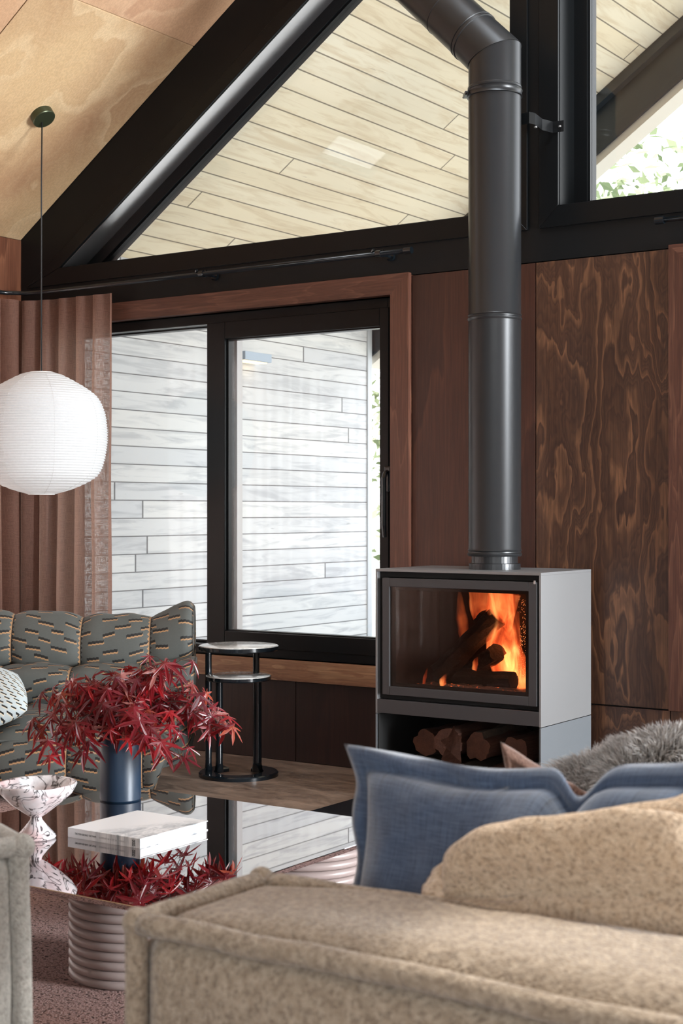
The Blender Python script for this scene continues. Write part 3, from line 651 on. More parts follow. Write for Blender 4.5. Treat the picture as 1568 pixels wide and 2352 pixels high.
# flue pipe
fl = empty('flue_pipe', (-2.722, -.28, .929)); tag(fl, 'long matt black flue pipe rising from the stove and bending left at the top', 'pipe')
def cyl_seg(name, p0, p1, r, seg=48):
    o_ = obj(name, T([p0, p1], r, seg=seg), M['flue'], fl); shade_auto(o_); return o_
def flue_section(name, p0, p1, r, bead0=True, bead1=True):
    p0, p1 = V(p0), V(p1); d = (p1 - p0); L = d.length; d.normalize(); pts = [p0]; rr = [r]
    if bead0:
        for t_, e in ((.004, .003), (.010, .004), (.014, 0), (.018, .0), (.022, .003), (.028, .0)): pts.append(p0 + d * t_); rr.append(r + e)
    pts.append(p1); rr.append(r); o_ = obj(name, T(pts, rr, seg=64), M['flue'], fl); shade_auto(o_, .5); return o_
zf = fl.location.z; R_ = .1
flue_section('pipe_section', (0, 0, .0), (0, 0, 1.822 - zf), R_)
flue_section('pipe_section', (0, 0, 1.822 - zf), (0, 0, 2.70 - zf), R_)
# mitred elbow toward the left
import itertools
E0 = V((0, 0, 2.70 - zf)); dl = V((-.7071, 0, .7071)); E1 = E0 + V((0, 0, .13)); Cn = E1
def ring_at(p, nrm, r, ref=V((0, 1, 0)), seg=64, axis=None):
    nrm = nrm.normalized(); ax = axis or nrm; out = []
    u = V((0, 1, 0)); v = ax.cross(u).normalized()
    for k in range(seg):
        a = 2 * PI * k / seg; q = u * math.cos(a) * r + v * math.sin(a) * r
        t_ = -(q.dot(nrm)) / ax.dot(nrm); out.append(p + q + ax * t_)
    return out
def skin_rings(bm, rings):
    rv = [[bm.verts.new(p) for p in r] for r in rings]
    for a, b_ in zip(rv, rv[1:]):
        n_ = len(a)
        for k in range(n_): bm.faces.new((a[k], a[(k + 1) % n_], b_[(k + 1) % n_], b_[k]))
    return bm
mid = (V((0, 0, 1)) + dl).normalized(); d1 = V((0, 0, 1))
bm = bmesh.new()
skin_rings(bm, [ring_at(E0 + V((0, 0, z_)), d1, r_, axis=d1) for z_, r_ in ((0, R_), (.004, R_ + .003), (.01, R_ + .003), (.014, R_))] + [ring_at(Cn, mid, R_ + .0, axis=d1), ring_at(Cn, mid, R_ + .0025, axis=dl)] + [ring_at(Cn + dl * .16, dl, R_, axis=dl)])
o_ = obj('elbow', bm, M['flue'], fl); shade_auto(o_, .35)
bm = bmesh.new(); c0 = Cn + dl * .12
skin_rings(bm, [ring_at(c0 + dl * z_, dl, r_, axis=dl) for z_, r_ in ((0, R_), (.002, R_ + .004), (.010, R_ + .004), (.012, R_), (.018, R_), (.020, R_ + .003), (.026, R_ + .003), (.028, R_), (.17, R_), (.172, R_ + .002), (.174, R_), (.40, R_), (.402, R_ + .003), (.41, R_), (1.13, R_))])
o_ = obj('pipe_section', bm, M['flue'], fl); shade_auto(o_, .35)
cl = obj('clamp_band', lathe(bmesh.new(), [(R_ + .0005, 0), (R_ + .006, .002), (R_ + .003, .008), (R_ + .003, .018), (R_ + .006, .024), (R_ + .0005, .026)], (0, 0, 2.672 - zf), 64), M['flue'], fl); shade_auto(cl)
bm = bmesh.new(); box(bm, -.028, .028, -.016, .0, -.008, .008, .003); tube(bm, [(-.04, -.012, 0), (.035, -.012, 0)], .004, seg=8); bm.transform(Matrix.Translation((-.085, -.055, 2.685 - zf)) @ Matrix.Rotation(-.9, 4, 'Z'))
obj('clamp_screw', bm, M['flue'], cl)
# wall bracket
bm = bmesh.new(); pts = [(R_ + .012) * V((math.cos(a), math.sin(a), 0)) for a in [k * PI / 14 for k in range(-2, 6)]]
zb = 2.60 - zf
path = [V((-.04, .125, zb)), V((.0, .122, zb)), V((.04, .115, zb)), V((.09, .12, zb)), V((.10, .19, zb)), V((.10, .262, zb)), V((.115, .268, zb)), V((.15, .268, zb))]
path = [V((.06, .09, zb)), V((.105, .08, zb)), V((.115, .11, zb)), V((.10, .20, zb)), V((.115, .262, zb)), V((.16, .266, zb))]
vsA = [(bm.verts.new(p + V((0, 0, -.022))), bm.verts.new(p + V((0, 0, .022)))) for p in path]
for a, b_ in zip(vsA, vsA[1:]): bm.faces.new((a[0], b_[0], b_[1], a[1]))
bmesh.ops.solidify(bm, geom=bm.faces[:], thickness=.004)
br = obj('wall_bracket', bm, M['flue'], fl)
for p in ((.145, .262, zb), (.112, .12, zb - .028)): obj('screw_head', lathe(bmesh.new(), [(0, -.004), (.006, -.004), (.006, .002), (0, .002)], p, 12), plain('grey screw', (.35, .35, .35), .4, .8), br)

# hearth plate
hp = obj('hearth_plate', B(-3.163, -2.37, -1.25, -.002, .0, .008, bev=.002), M['black_gloss']); tag(hp, 'thin black hearth plate on the floor under the stove', 'hearth plate')

# fire inside
def rock_log(name, p0, p1, r, mat, seed, nseg=9, bark=False, tri=True, sq=1.0):
    rnd = random.Random(seed); p0, p1 = V(p0), V(p1); bm = bmesh.new(); d = (p1 - p0).normalized()
    a = V((0, 0, 1)) if abs(d.z) < .85 else V((1, 0, 0)); u = (a - d * a.dot(d)).normalized(); v = d.cross(u); ph = rnd.uniform(0, 6)
    prof = []
    N_ = 22
    for k in range(N_):
        an = 2 * PI * k / N_; rr = r * (1 if (not tri or an < 2.6) else .62 + .16 * abs(math.sin((an - 2.6) * 1.7))) * rnd.uniform(.96, 1.04); prof.append((an + ph, rr))
    rings = []
    for i in range(nseg + 1):
        c_ = p0.lerp(p1, i / nseg) + V([rnd.gauss(0, r * .05) for _ in range(3)])
        rings.append([bm.verts.new(c_ + (math.cos(an) * u + math.sin(an) * v) * rr * rnd.uniform(.95, 1.05)) for an, rr in prof])
    for A, B_ in zip(rings, rings[1:]):
        for k in range(N_): f_ = bm.faces.new((A[k], A[(k + 1) % N_], B_[(k + 1) % N_], B_[k])); f_.material_index = 1 if (bark and prof[k][0] - ph < 2.6) else 0
    bm.faces.new(rings[0][::-1]); bm.faces.new(rings[-1])
    return obj(name, bm, mat)
FG = 'logs burning in the stove'
tag(rock_log('burning_log', (-2.96, -.30, .47), (-2.74, -.24, .70), .048, M['char'], 3), 'charred log leaning up to the right, in front of the main flame', 'log', FG)
tag(rock_log('burning_log', (-2.60, -.20, .47), (-2.84, -.17, .70), .045, M['char'], 4), 'charred log leaning up to the left, behind the front log', 'log', FG)
tag(rock_log('burning_log', (-3.0, -.25, .455), (-2.62, -.33, .462), .034, M['char'], 5), 'low charred log lying flat on the ash', 'log', FG)
tag(rock_log('burning_log', (-2.90, -.15, .46), (-2.70, -.30, .56), .04, M['char'], 6), 'short charred log wedged under the two leaning ones', 'log', FG)
rnd = random.Random(5); bm = bmesh.new()
gx, gy = 40, 22
gv = [[bm.verts.new((X0 + .01 + (X1 - X0 - .02) * i / gx, Y0 + .01 + (Y1 - Y0 - .02) * j / gy, .418 + .030 * math.exp(-((i / gx - .55) / .3) ** 2) * (.6 + .8 * noise.noise(V((i * .35, j * .35, 0)))) + rnd.uniform(0, .006))) for j in range(gy + 1)] for i in range(gx + 1)]
for i in range(gx):
    for j in range(gy): bm.faces.new((gv[i][j], gv[i + 1][j], gv[i + 1][j + 1], gv[i][j + 1]))
tag(obj('ember_bed', bm, M['ember']), 'grey ash with glowing embers on the floor of the stove', 'embers', kind='stuff')

def flame(name, pts, rad, mat, label, yflat=.7, seed=0):
    """a tongue: centre line with half-widths"""
    bm = bmesh.new(); P_ = []; Rr = []
    n_ = len(pts)
    for i in range((n_ - 1) * 5 + 1):
        t_ = i / 5; k = min(int(t_), n_ - 2); f_ = t_ - k
        p0, p1, p2, p3 = [V(pts[max(0, min(n_ - 1, k + q))]) for q in (-1, 0, 1, 2)]
        c_ = .5 * ((2 * p1) + (p2 - p0) * f_ + (2 * p0 - 5 * p1 + 4 * p2 - p3) * f_ ** 2 + (3 * p1 - p0 - 3 * p2 + p3) * f_ ** 3)
        r_ = rad[k] * (1 - f_) + rad[k + 1] * f_
        P_.append(c_); Rr.append(max(r_, .0008))
    tube(bm, P_, Rr, seg=16, flat=yflat, up0=(1, 0, 0))
    for v in bm.verts:
        q = noise.noise_vector(v.co * 28 + V((seed, 0, 0))); v.co += V((q.x, q.y * .5, q.z)) * .006
    o_ = obj(name, bm, mat, None, True); tag(o_, label, 'flame', 'flames in the stove'); return o_
flame('flame', [(-2.66, -.27, .425), (-2.70, -.25, .50), (-2.73, -.25, .60), (-2.72, -.24, .70), (-2.70, -.24, .795)], [.035, .050, .045, .060, .065], M['flame'], 'broad orange flame rising up to the top of the firebox', seed=1)
flame('flame', [(-2.585, -.27, .43), (-2.61, -.27, .48), (-2.655, -.26, .57), (-2.66, -.26, .66), (-2.64, -.25, .72)], [.036, .045, .042, .036, .008], M['flame'], 'bright flame at the right, sweeping from lower right upward', seed=2)
flame('flame', [(-2.90, -.20, .60), (-2.91, -.2, .68), (-2.93, -.19, .79)], [.02, .026, .004], M['flame_dim'], 'thin orange flame behind the leaning log, left of the big flame', seed=3)
flame('flame', [(-2.82, -.13, .62), (-2.83, -.13, .72), (-2.85, -.13, .80)], [.06, .08, .07], M['flame_dim'], 'dim red glow of flame at the back of the firebox', seed=4)
flame('flame', [(-3.0, -.34, .432), (-2.995, -.34, .46), (-2.985, -.34, .492)], [.008, .009, .001], M['flame'], 'tiny flame at the lower left of the fire', seed=5)
flame('flame', [(-2.90, -.36, .43), (-2.905, -.36, .452), (-2.885, -.36, .48)], [.014, .014, .001], M['flame'], 'small flame licking out under the logs', seed=6)
flame('flame', [(-2.80, -.30, .49), (-2.795, -.3, .52), (-2.785, -.3, .545)], [.012, .014, .002], M['flame'], 'small flame in the gap between the leaning logs', seed=7)
flame('flame', [(-2.56, -.2, .70), (-2.555, -.2, .76), (-2.56, -.2, .80)], [.004, .018, .025], M['flame_dim'], 'dim flame in the top right corner of the firebox', seed=8)
bm = bmesh.new(); rnd = random.Random(2)
for k in range(420):
    z_ = .47 + .30 * rnd.random(); x_ = -2.615 + .012 * math.sin(z_ * 20) + abs(rnd.gauss(0, .02)); y_ = -.27 + rnd.gauss(0, .02)
    bmesh.ops.create_icosphere(bm, subdivisions=1, radius=rnd.uniform(.0004, .0011), matrix=Matrix.Translation((x_, y_, z_)))
tag(obj('sparks', bm, M['spark']), 'fine orange sparks along the right side of the fire', 'sparks', kind='stuff')
lamp('fire_glow', 'POINT', (-2.70, -.27, .62), 1.1, (1, .33, .10), shadow_soft_size=.06)

# firewood under the stove
LG = 'split firewood in the store under the stove'
wood = [(-3.03, 0.088, 0.0643, 'rounded split log at the far left of the firewood, half hidden in shadow', 1), (-2.905, 0.088, 0.0725, 'half-round split log with pale bark edge, second from the left', 0),
        (-2.775, 0.088, 0.0608, 'reddish split log in the middle of the bottom row', 1), (-2.64, 0.088, 0.0655, 'squared orange split log towards the right of the bottom row', 0), (-2.515, 0.088, 0.0608, 'split log at the far right of the bottom row', 1),
        (-2.95, 0.222, 0.0585, 'dark split log on top, at the left of the store', 1), (-2.83, 0.222, 0.0643, 'broad split log with jagged face, on top in the middle', 0), (-2.7, 0.222, 0.0585, 'dark red split log on top, right of the jagged one', 1), (-2.575, 0.222, 0.0608, 'split log on top at the right of the store', 0)]
for i, (x_, z_, r_, lab, bk) in enumerate(wood):
    tag(rock_log('firewood_log', (x_, -.455 + .02 * (i % 3), z_ - .0), (x_ + .01, -.10, z_), r_, [M['splitwood'], M['logbark']], 20 + i, 5, bool(bk)), lab, 'firewood', LG)
rnd = random.Random(8)
bm = bmesh.new()
pts = [(-.05, .0), (-.03, .05), (-.055, .07), (-.02, .085), (.0, .13), (.02, .10), (.045, .095), (.035, .05), (.055, .0), (.02, -.05), (-.02, -.045)]
vs_ = [bm.verts.new((x, .006 * math.sin(i * 2.1), z)) for i, (x, z) in enumerate(pts)]; c_ = bm.verts.new((0, -.006, .03))
for i in range(len(pts)): bm.faces.new((c_, vs_[i], vs_[(i + 1) % len(pts)]))
bmesh.ops.solidify(bm, geom=bm.faces[:], thickness=.004)
o_ = obj('bark_piece', bm, M['splitwood']); o_.location = (-2.80, -.475, .17); o_.rotation_euler = (-.08, 0, -.2); tag(o_, 'jagged reddish piece of bark propped against the firewood', 'bark')

# ------------------------------------------------------------------ curtain and rods
def curtain(name, path, z0, z1, label, folds, amp, seed, parentless=True):
    pts = [V((*p, 0)) for p in path]; L = [0]
    for a, b_ in zip(pts, pts[1:]): L.append(L[-1] + (b_ - a).length)
    tot = L[-1]; nu, nv = folds * 14, 40; rnd = random.Random(seed); phs = [rnd.uniform(-.5, .5) for _ in range(folds + 2)]
    bm = bmesh.new(); uvl = bm.loops.layers.uv.new('UVMap'); grid = []; us = []
    for i in range(nu + 1):
        s_ = tot * i / nu; k = max(j for j in range(len(L)) if L[j] <= s_ + 1e-9); k = min(k, len(pts) - 2); t_ = (s_ - L[k]) / (L[k + 1] - L[k])
        p = pts[k].lerp(pts[k + 1], t_); d = (pts[k + 1] - pts[k]).normalized(); nrm = V((d.y, -d.x, 0)); col = []
        fpos = i / nu * folds; w_ = phs[int(fpos)] * (1 - fpos % 1) + phs[int(fpos) + 1] * (fpos % 1)
        for j in range(nv + 1):
            h = j / nv; ph = 2 * PI * (fpos + .28 * w_ * (1 + .9 * (1 - h))); a_ = amp * (.75 + .5 * w_) * (1 + .3 * (1 - h))
            sh = math.sin(ph) + .32 * math.sin(2 * ph + 1) * (1 - h * .5)
            off = nrm * a_ * sh + d * a_ * .55 * math.cos(ph) + nrm * .012 * noise.noise(V((s_ * 5, h * 3, seed)))
            z_ = z0 + (z1 - z0) * h
            if j == nv: z_ += .004 * math.sin(ph * 1.0)
            col.append(bm.verts.new(p + off + V((0, 0, z_))))
        grid.append(col)
    for i in range(nu):
        for j in range(nv):
            f_ = bm.faces.new((grid[i][j], grid[i + 1][j], grid[i + 1][j + 1], grid[i][j + 1]))
            for lp, (a, b_) in zip(f_.loops, ((i, j), (i + 1, j), (i + 1, j + 1), (i, j + 1))): lp[uvl].uv = (a / nu * tot * 2.1, b_ / nv * (z1 - z0))
    o_ = obj(name, bm, M['curtain'], None, True, uv=True); tag(o_, label, 'curtain'); return o_, grid
cu, _ = curtain('curtain', [(-4.86, -.075), (-5.25, -.075), (-5.42, -.12), (-5.47, -.30), (-5.47, -5.3)], .01, 2.13, 'long sheer brown linen curtain drawn into the corner beside the window', 52, .044, 4)
def curve_pts(L, n_=8): return L
rg = empty('curtain_rod', (-3.206, -.10, 2.166)); tag(rg, 'slim black curtain rod on the beam above the sliding window', 'curtain rod')
obj('rod', T([(0, 0, 0), (-2.10, 0, 0), (-2.2, -.02, 0), (-2.26, -.08, 0), (-2.275, -.16, 0), (-2.275, -5.3, 0)], .0105, seg=14), M['black_gloss'], rg, True)
obj('end_cap', T([(-.03, 0, 0), (.004, 0, 0)], .0145, seg=20), M['black_gloss'], rg)
for x_ in (-.155, -1.10):
    bm = T([(x_, .10, -.0), (x_, .0, -.0)], .006, seg=10); tube(bm, [(x_, .098, 0), (x_, .086, 0)], .018, seg=16); tube(bm, [(x_ - .012, 0, 0), (x_ + .012, 0, 0)], .015, seg=16)
    box(bm, x_ - .006, x_ + .006, .02, .03, -.012, .02, .001)
    tube(bm, [(x_ - .03, -.005, .012), (x_ - .02, -.01, .018)], .006, seg=8); obj('rod_bracket', bm, M['black_gloss'], rg, False)
rg = empty('curtain_rod', (-2.145, -.10, 2.172)); tag(rg, 'black curtain rod end at the right edge of the photo, on the beam', 'curtain rod')
obj('rod', T([(0, 0, 0), (1.9, 0, 0)], .0105, seg=14), M['black_gloss'], rg, True); obj('end_cap', T([(-.004, 0, 0), (.03, 0, 0)], .0145, seg=20), M['black_gloss'], rg)
bm = T([(.2, .10, 0), (.2, 0, 0)], .006, seg=10); tube(bm, [(.2, .098, 0), (.2, .086, 0)], .018, seg=16); obj('rod_bracket', bm, M['black_gloss'], rg)

# ------------------------------------------------------------------ pendant lantern
PX, PY = -4.928, -.479; PZ = zc(PX)
pl = empty('pendant_lantern', (PX, PY, PZ)); tag(pl, 'white ribbed paper lantern hanging on a thin black cord from the ceiling', 'pendant lamp')
bm = lathe(bmesh.new(), [(0, -.034), (.050, -.034), (.053, -.031), (.053, 0), (0, 0)], (0, 0, 0), 40); bm.transform(Matrix.Rotation(-math.atan(MS), 4, 'Y'))
shade_auto(obj('canopy', bm, M['olive'], pl))
zl = 1.449 - PZ
obj('cord', T([(.004, 0, -.03), (0.0, .0, -.3), (0, 0, zl + .22)], .0032, seg=8), M['cord'], pl, True)
prof = [(.052, .277), (.09, .268), (.165, .229), (.225, .19), (.258, .155), (.283, .095), (.293, .02), (.292, -.05), (.276, -.135), (.250, -.188), (.20, -.222), (.13, -.252), (.058, -.272)]
_pp = []
for _k in range(len(prof) - 1):
    p0, p1, p2, p3 = [V(prof[max(0, min(len(prof) - 1, _k + _q))]) for _q in (-1, 0, 1, 2)]
    for _i in range(5):
        f_ = _i / 5; _pp.append(tuple(.5 * ((2 * p1) + (p2 - p0) * f_ + (2 * p0 - 5 * p1 + 4 * p2 - p3) * f_ ** 2 + (3 * p1 - p0 - 3 * p2 + p3) * f_ ** 3)))
prof = _pp + [prof[-1]]
def prof_at(z_):
    for (r0, z0), (r1, z1) in zip(prof, prof[1:]):
        if z1 <= z_ <= z0: return r0 + (r1 - r0) * (z0 - z_) / (z0 - z1)
    return prof[-1][0]
PR = []; nr = 47
for k in range(nr * 4 + 1):
    z_ = .277 - (.277 + .272) * k / (nr * 4); PR.append((prof_at(z_) + (.0065 * (abs(math.cos(PI * k / 4)) - .5)), z_ + zl))
lan = obj('paper_shade', lathe(bmesh.new(), PR, seg=72), M['paper'], pl, True)
bm = bmesh.new()
for k in range(8):
    a = 2 * PI * k / 8 + .2; tube(bm, [((r_ + .0015) * math.cos(a), (r_ + .0015) * math.sin(a), z_ + zl) for r_, z_ in prof], .0006, seg=5)
obj('paper_seams', bm, plain('seam shadow', (.55, .55, .55), .9), lan)
for z_, r_ in ((.277, .052), (-.272, .058)): obj('rim_wire', T([(r_ * math.cos(2 * PI * k / 32), r_ * math.sin(2 * PI * k / 32), z_ + zl) for k in range(32)], .003, seg=6, closed=True), plain('white rim', (.8, .8, .8), .6), lan)
obj('bulb', lathe(bmesh.new(), [(0, -.05), (.03, -.03), (.035, 0), (.02, .04), (.015, .07), (0, .07)], (0, 0, zl + .02), 20), plain('bulb glass', (.9, .9, .9), .3), pl, True)
lamp('lantern_bulb_light', 'POINT', (PX, PY, 1.40), 1.2, (1, .93, .86), shadow_soft_size=.05)

# ------------------------------------------------------------------ side table
sd = empty('side_table', (-3.862, -.40, 0)); tag(sd, 'two-tier black metal side table with round pale marble tops, below the window', 'side table')
f2 = FWD.xy.normalized(); r2 = RGT.xy.normalized()
def scr(dx, df, z_=0): return V((r2.x * dx + f2.x * df, r2.y * dx + f2.y * df, z_))
def disc(name, c_, r_, z_, th):
    t_ = obj(name, lathe(bmesh.new(), [(0, z_ - th), (r_ - .004, z_ - th), (r_, z_ - th + .004), (r_, z_ - .004), (r_ - .002, z_ - .004), (0, z_ - .004)], c_, 64), M['black_gloss'], sd); shade_auto(t_)
    t2 = obj('marble_inlay', lathe(bmesh.new(), [(0, z_ - .004), (r_ - .003, z_ - .004), (r_ - .003, z_ - .001), (r_ - .005, z_), (0, z_)], c_, 64), M['marble'], t_); shade_auto(t2)
disc('upper_top', scr(0, 0), .166, .543, .022); disc('lower_top', scr(.0, -.02), .137, .420, .020)
def bentpost(name, dx, df, z1, r_, w_):
    bm = bmesh.new(); pts = [scr(dx, df, .01), scr(dx, df, .05), scr(dx, df, z1 - .02), scr(dx, df, z1)]
    tube(bm, pts, [w_ * 1.25, w_, w_, w_], seg=14, flat=r_); return obj(name, bm, M['black_gloss'], sd, True)
bentpost('leg', -.128, .03, .525, 1.0, .014); bentpost('leg', .070, .06, .525, 1.0, .014); bentpost('leg', -.082, .02, .402, 1.0, .015); bentpost('leg', .076, .035, .402, 1.1, .018)
bm = bmesh.new(); N_ = 60; a0 = math.radians(118); ro, ri = .166, .098; ring = []
for k in range(N_ + 1):
    a = a0 + (2 * PI - 2 * math.radians(28)) * k / N_; u = scr(math.cos(a), math.sin(a))
    ring.append([bm.verts.new(u * r_ + V((0, 0, z_))) for r_, z_ in ((ro, 0), (ro, .013), (ro - .006, .018), (ri + .006, .018), (ri, .013), (ri, 0))])
for A, B_ in zip(ring, ring[1:]):
    for k in range(6): bm.faces.new((A[k], A[(k + 1) % 6], B_[(k + 1) % 6], B_[k]))
bm.faces.new(ring[0]); bm.faces.new(ring[-1][::-1]); shade_auto(obj('base_ring', bm, M['black_gloss'], sd))

# ------------------------------------------------------------------ coffee table, rug
rug = obj('rug', B(-4.55, .6, -4.9, -.98, 0, .010, bev=.004), M['rug']); tag(rug, 'large mauve and brown speckled rug under the coffee table and sofas', 'rug')
TX0, TX1, TY0, TY1, TZ = -3.058, -2.040, -3.0, -1.985, .28
ct = empty('coffee_table', ((TX0 + TX1) / 2, (TY0 + TY1) / 2, .010)); tag(ct, 'low square coffee table with dark mirror glass top on stacked-ring bases', 'coffee table')
def rrect(x0, x1, y0, y1, r_, n_=8):
    out = []
    for cx_, cy_, a0_ in ((x1 - r_, y1 - r_, 0), (x0 + r_, y1 - r_, PI / 2), (x0 + r_, y0 + r_, PI), (x1 - r_, y0 + r_, 1.5 * PI)):
        for k in range(n_ + 1): a = a0_ + PI / 2 * k / n_; out.append((cx_ + r_ * math.cos(a), cy_ + r_ * math.sin(a)))
    return out
bm = bmesh.new(); hx, hy = (TX1 - TX0) / 2, (TY1 - TY0) / 2; zt = TZ - .010
L_ = [[bm.verts.new((x, y, z_)) for x, y in rrect(-hx + e, hx - e, -hy + e, hy - e, .03)] for e, z_ in ((.0015, zt - .012), (0, zt - .010), (0, zt - .0015), (.0015, zt))]
for A, B_ in zip(L_, L_[1:]):
    for k in range(len(A)): bm.faces.new((A[k], A[(k + 1) % len(A)], B_[(k + 1) % len(A)], B_[k]))
bm.faces.new(L_[0][::-1]); bm.faces.new(L_[-1]); obj('glass_top', bm, M['table_glass'], ct)
def ringbase(x_, y_, R0):
    b0 = None; nring = 12; rr = (zt - .012) / nring / 2
    bm = lathe(bmesh.new(), [(R0 - rr * 1.1, 0), (R0 - rr * 1.1, zt - .012), (0, zt - .012)], (x_ - ct.location.x, y_ - ct.location.y, 0), 48); cr_ = obj('base', bm, M['base_ring'], ct, True)
    for k in range(nring):
        bm = bmesh.new(); R1 = R0 - rr
        tube(bm, [(x_ - ct.location.x + R1 * math.cos(2 * PI * q / 64), y_ - ct.location.y + R1 * math.sin(2 * PI * q / 64), rr * (2 * k + 1)) for q in range(64)], rr, seg=14, closed=True)
        obj('tube_ring', bm, M['base_ring'], cr_, True)
ringbase(-2.40, -2.665, .158); ringbase(-2.26, -2.17, .17)

# book
bk = empty('book', (-2.5685, -2.466, TZ)); tag(bk, 'large thin white book with a grey mountain picture, lying on the coffee table', 'book')
bw, bl, bt = .1205, .130, .0245
bm = B(-bw, bw, -bl, bl, bt - .0025, bt, bev=.0006); box(bm, -bw, bw, -bl, bl, 0, .0025, .0006); box(bm, -bw, bw, -bl, -bl + .003, .0025, bt - .0025)
obj('cover', bm, M['cover'], bk); obj('pages', B(-bw + .004, bw - .004, -bl + .003, bl - .004, .0025, bt - .0025), M['white_page'], bk)
def text(name, body, size, loc, rot, mat, parent, align='LEFT', sx_=1.0, extr=.0002):
    cu_ = bpy.data.curves.new(name, 'FONT'); cu_.body = body; cu_.size = size; cu_.extrude = extr; cu_.align_x = align
    t_ = bpy.data.objects.new(name, cu_); C.objects.link(t_); dg = bpy.context.evaluated_depsgraph_get(); me = bpy.data.meshes.new_from_object(t_.evaluated_get(dg))
    bpy.data.objects.remove(t_); ob = bpy.data.objects.new(name, me); C.objects.link(ob); me.materials.append(mat); ob.location = loc; ob.rotation_euler = rot; ob.scale = (sx_, 1, 1); ob.parent = parent; return ob
text('title_lettering', 'THE MAN BEHIND THE MAPS', .0068, (-bw + .024, -bl - .0001, .0095), (PI / 2, 0, 0), M['ink'], bk, sx_=.82)
text('subtitle_lettering', 'LEGENDARY SKI ARTIST JAMES NIEHUES', .0062, (-bw + .106, -bl - .0001, .0095), (PI / 2, 0, 0), M['ink_grey'], bk, sx_=.78)
bm = bmesh.new()
for k in range(3): frame_rect(bm, bw - .025, bw - .016, .005 + k * .0052, .0095 + k * .0052, .0018, .0018, .0012, .0012, -bl - .0004, -bl, 0)
obj('spine_mark', bm, M['ink'], bk)

# bowl
bo = empty('pedestal_bowl', (-2.745, -2.65, TZ)); tag(bo, 'white glazed pedestal bowl with black scroll painting, on the coffee table corner', 'bowl')
def wob(bm, a_):
    for v in bm.verts:
        q = noise.noise_vector(v.co * 16); v.co += q * a_
    return bm
obj('bowl', wob(lathe(bmesh.new(), [(.012, .052), (.03, .064), (.062, .088), (.088, .112), (.1005, .133), (.099, .139), (.094, .137), (.083, .118), (.055, .094), (.025, .076), (0, .07)], seg=64), .004), M['bowl'], bo, True)
obj('foot', wob(lathe(bmesh.new(), [(0, 0), (.046, 0), (.049, .005), (.044, .012), (.028, .030), (.0155, .046), (.013, .054), (.018, .062)], seg=48), .0025), M['bowl'], bo, True)

# vase
VP = V((-2.915, -2.155, TZ))
va = empty('vase', VP); tag(va, 'plain dark blue cylindrical vase holding red maple branches', 'vase')
shade_auto(obj('body', lathe(bmesh.new(), [(0, 0), (.054, 0), (.058, .004), (.058, .190), (.056, .193), (.053, .190), (.053, .02), (0, .02)], seg=64), M['vase'], va))

# maple
def leaf(bm, p, d, up, size, rnd):
    d = d.normalized(); s_ = d.cross(up).normalized(); u = s_.cross(d).normalized()
    angs = [-150, -100, -52, 0, 52, 100, 150]; lens = [.38, .68, .92, 1.0, .92, .68, .38]; outl = []
    for i, (a, L) in enumerate(zip(angs, lens)):
        a = math.radians(a + rnd.uniform(-5, 5)); L *= rnd.uniform(.88, 1.08); wd_ = .15 if L > .5 else .11
        if i == 0: outl.append((math.radians(-172), .10))
        outl += [(a - wd_ * 1.4, L * .36), (a - wd_ * 1.05, L * .60), (a - wd_ * .35, L * .84), (a, L), (a + wd_ * .35, L * .84), (a + wd_ * 1.05, L * .60), (a + wd_ * 1.4, L * .36)]
        if i < 6: outl.append((a + math.radians(25), .20))
    outl.append((math.radians(172), .10))
    droop = rnd.uniform(.15, .75); curl = rnd.uniform(-.1, .35)
    def pos(a, r_):
        x_ = r_ * math.cos(a) * size; y_ = r_ * math.sin(a) * size
        h = -droop * size * r_ ** 2 * .8 - curl * abs(math.sin(a)) * r_ * size
        return p + d * x_ + s_ * y_ + u * h
    c_ = bm.verts.new(p + u * .002); vs_ = [bm.verts.new(pos(a, r_)) for a, r_ in outl]
    for a, b_ in zip(vs_, vs_[1:]): bm.faces.new((c_, a, b_))
def bez(p0, p1, p2, t_): return p0 * (1 - t_) ** 2 + p1 * 2 * t_ * (1 - t_) + p2 * t_ ** 2
def branch(tip, mid_, nleaf, seed, label):
    rnd = random.Random(seed); o_ = empty('maple_branch', VP + V((0, 0, .03))); tag(o_, label, 'maple branch', 'red maple branches in the blue vase')
    base = scr(rnd.uniform(-.03, .03), rnd.uniform(-.03, .03), 0); rim = scr(mid_[0] * .15, mid_[1] * .15, .19)
    top = scr(mid_[0], mid_[1], mid_[2] + .16); end = scr(tip[0], tip[1], tip[2] + .16)
    path = [base.lerp(rim, t_ / 3) for t_ in range(3)] + [bez(rim, top, end, t_ / 12) for t_ in range(13)]
    bm = bmesh.new(); tube(bm, path, [.0026 - .0018 * i / len(path) for i in range(len(path))], seg=6); lf_ = bmesh.new()
    for k in range(nleaf):
        t_ = .12 + .88 * (k + rnd.random()) / nleaf; q = bez(rim, top, end, t_) - V((0, 0, .012))
        out = scr(rnd.uniform(-1, 1), rnd.uniform(-1, 1), rnd.uniform(-.5, .55)).normalized() * rnd.uniform(.02, .075)
        lp = q + out; tube(bm, [q, q.lerp(lp, .5) + V((0, 0, .012)), lp], [.0008, .0007, .0006], seg=4)
        rad = V((lp.x, lp.y, 0)); rad = rad.normalized() if rad.length > .02 else scr(rnd.uniform(-1, 1), -1)
        d = rad * rnd.uniform(.1, 1.) + scr(rnd.uniform(-.6, .6), rnd.uniform(-.9, .3), 0) + V((0, 0, rnd.uniform(-1.5, -.35)))
        upv = (V((0, 0, 1)) + rad * .8 + scr(rnd.uniform(-.5, .5), -.6, 0)).normalized()
        leaf(lf_, lp, d, upv, rnd.uniform(.042, .076), rnd)
    obj('twig', bm, M['bark'], o_, True); obj('leaves', lf_, M['maple'], o_)
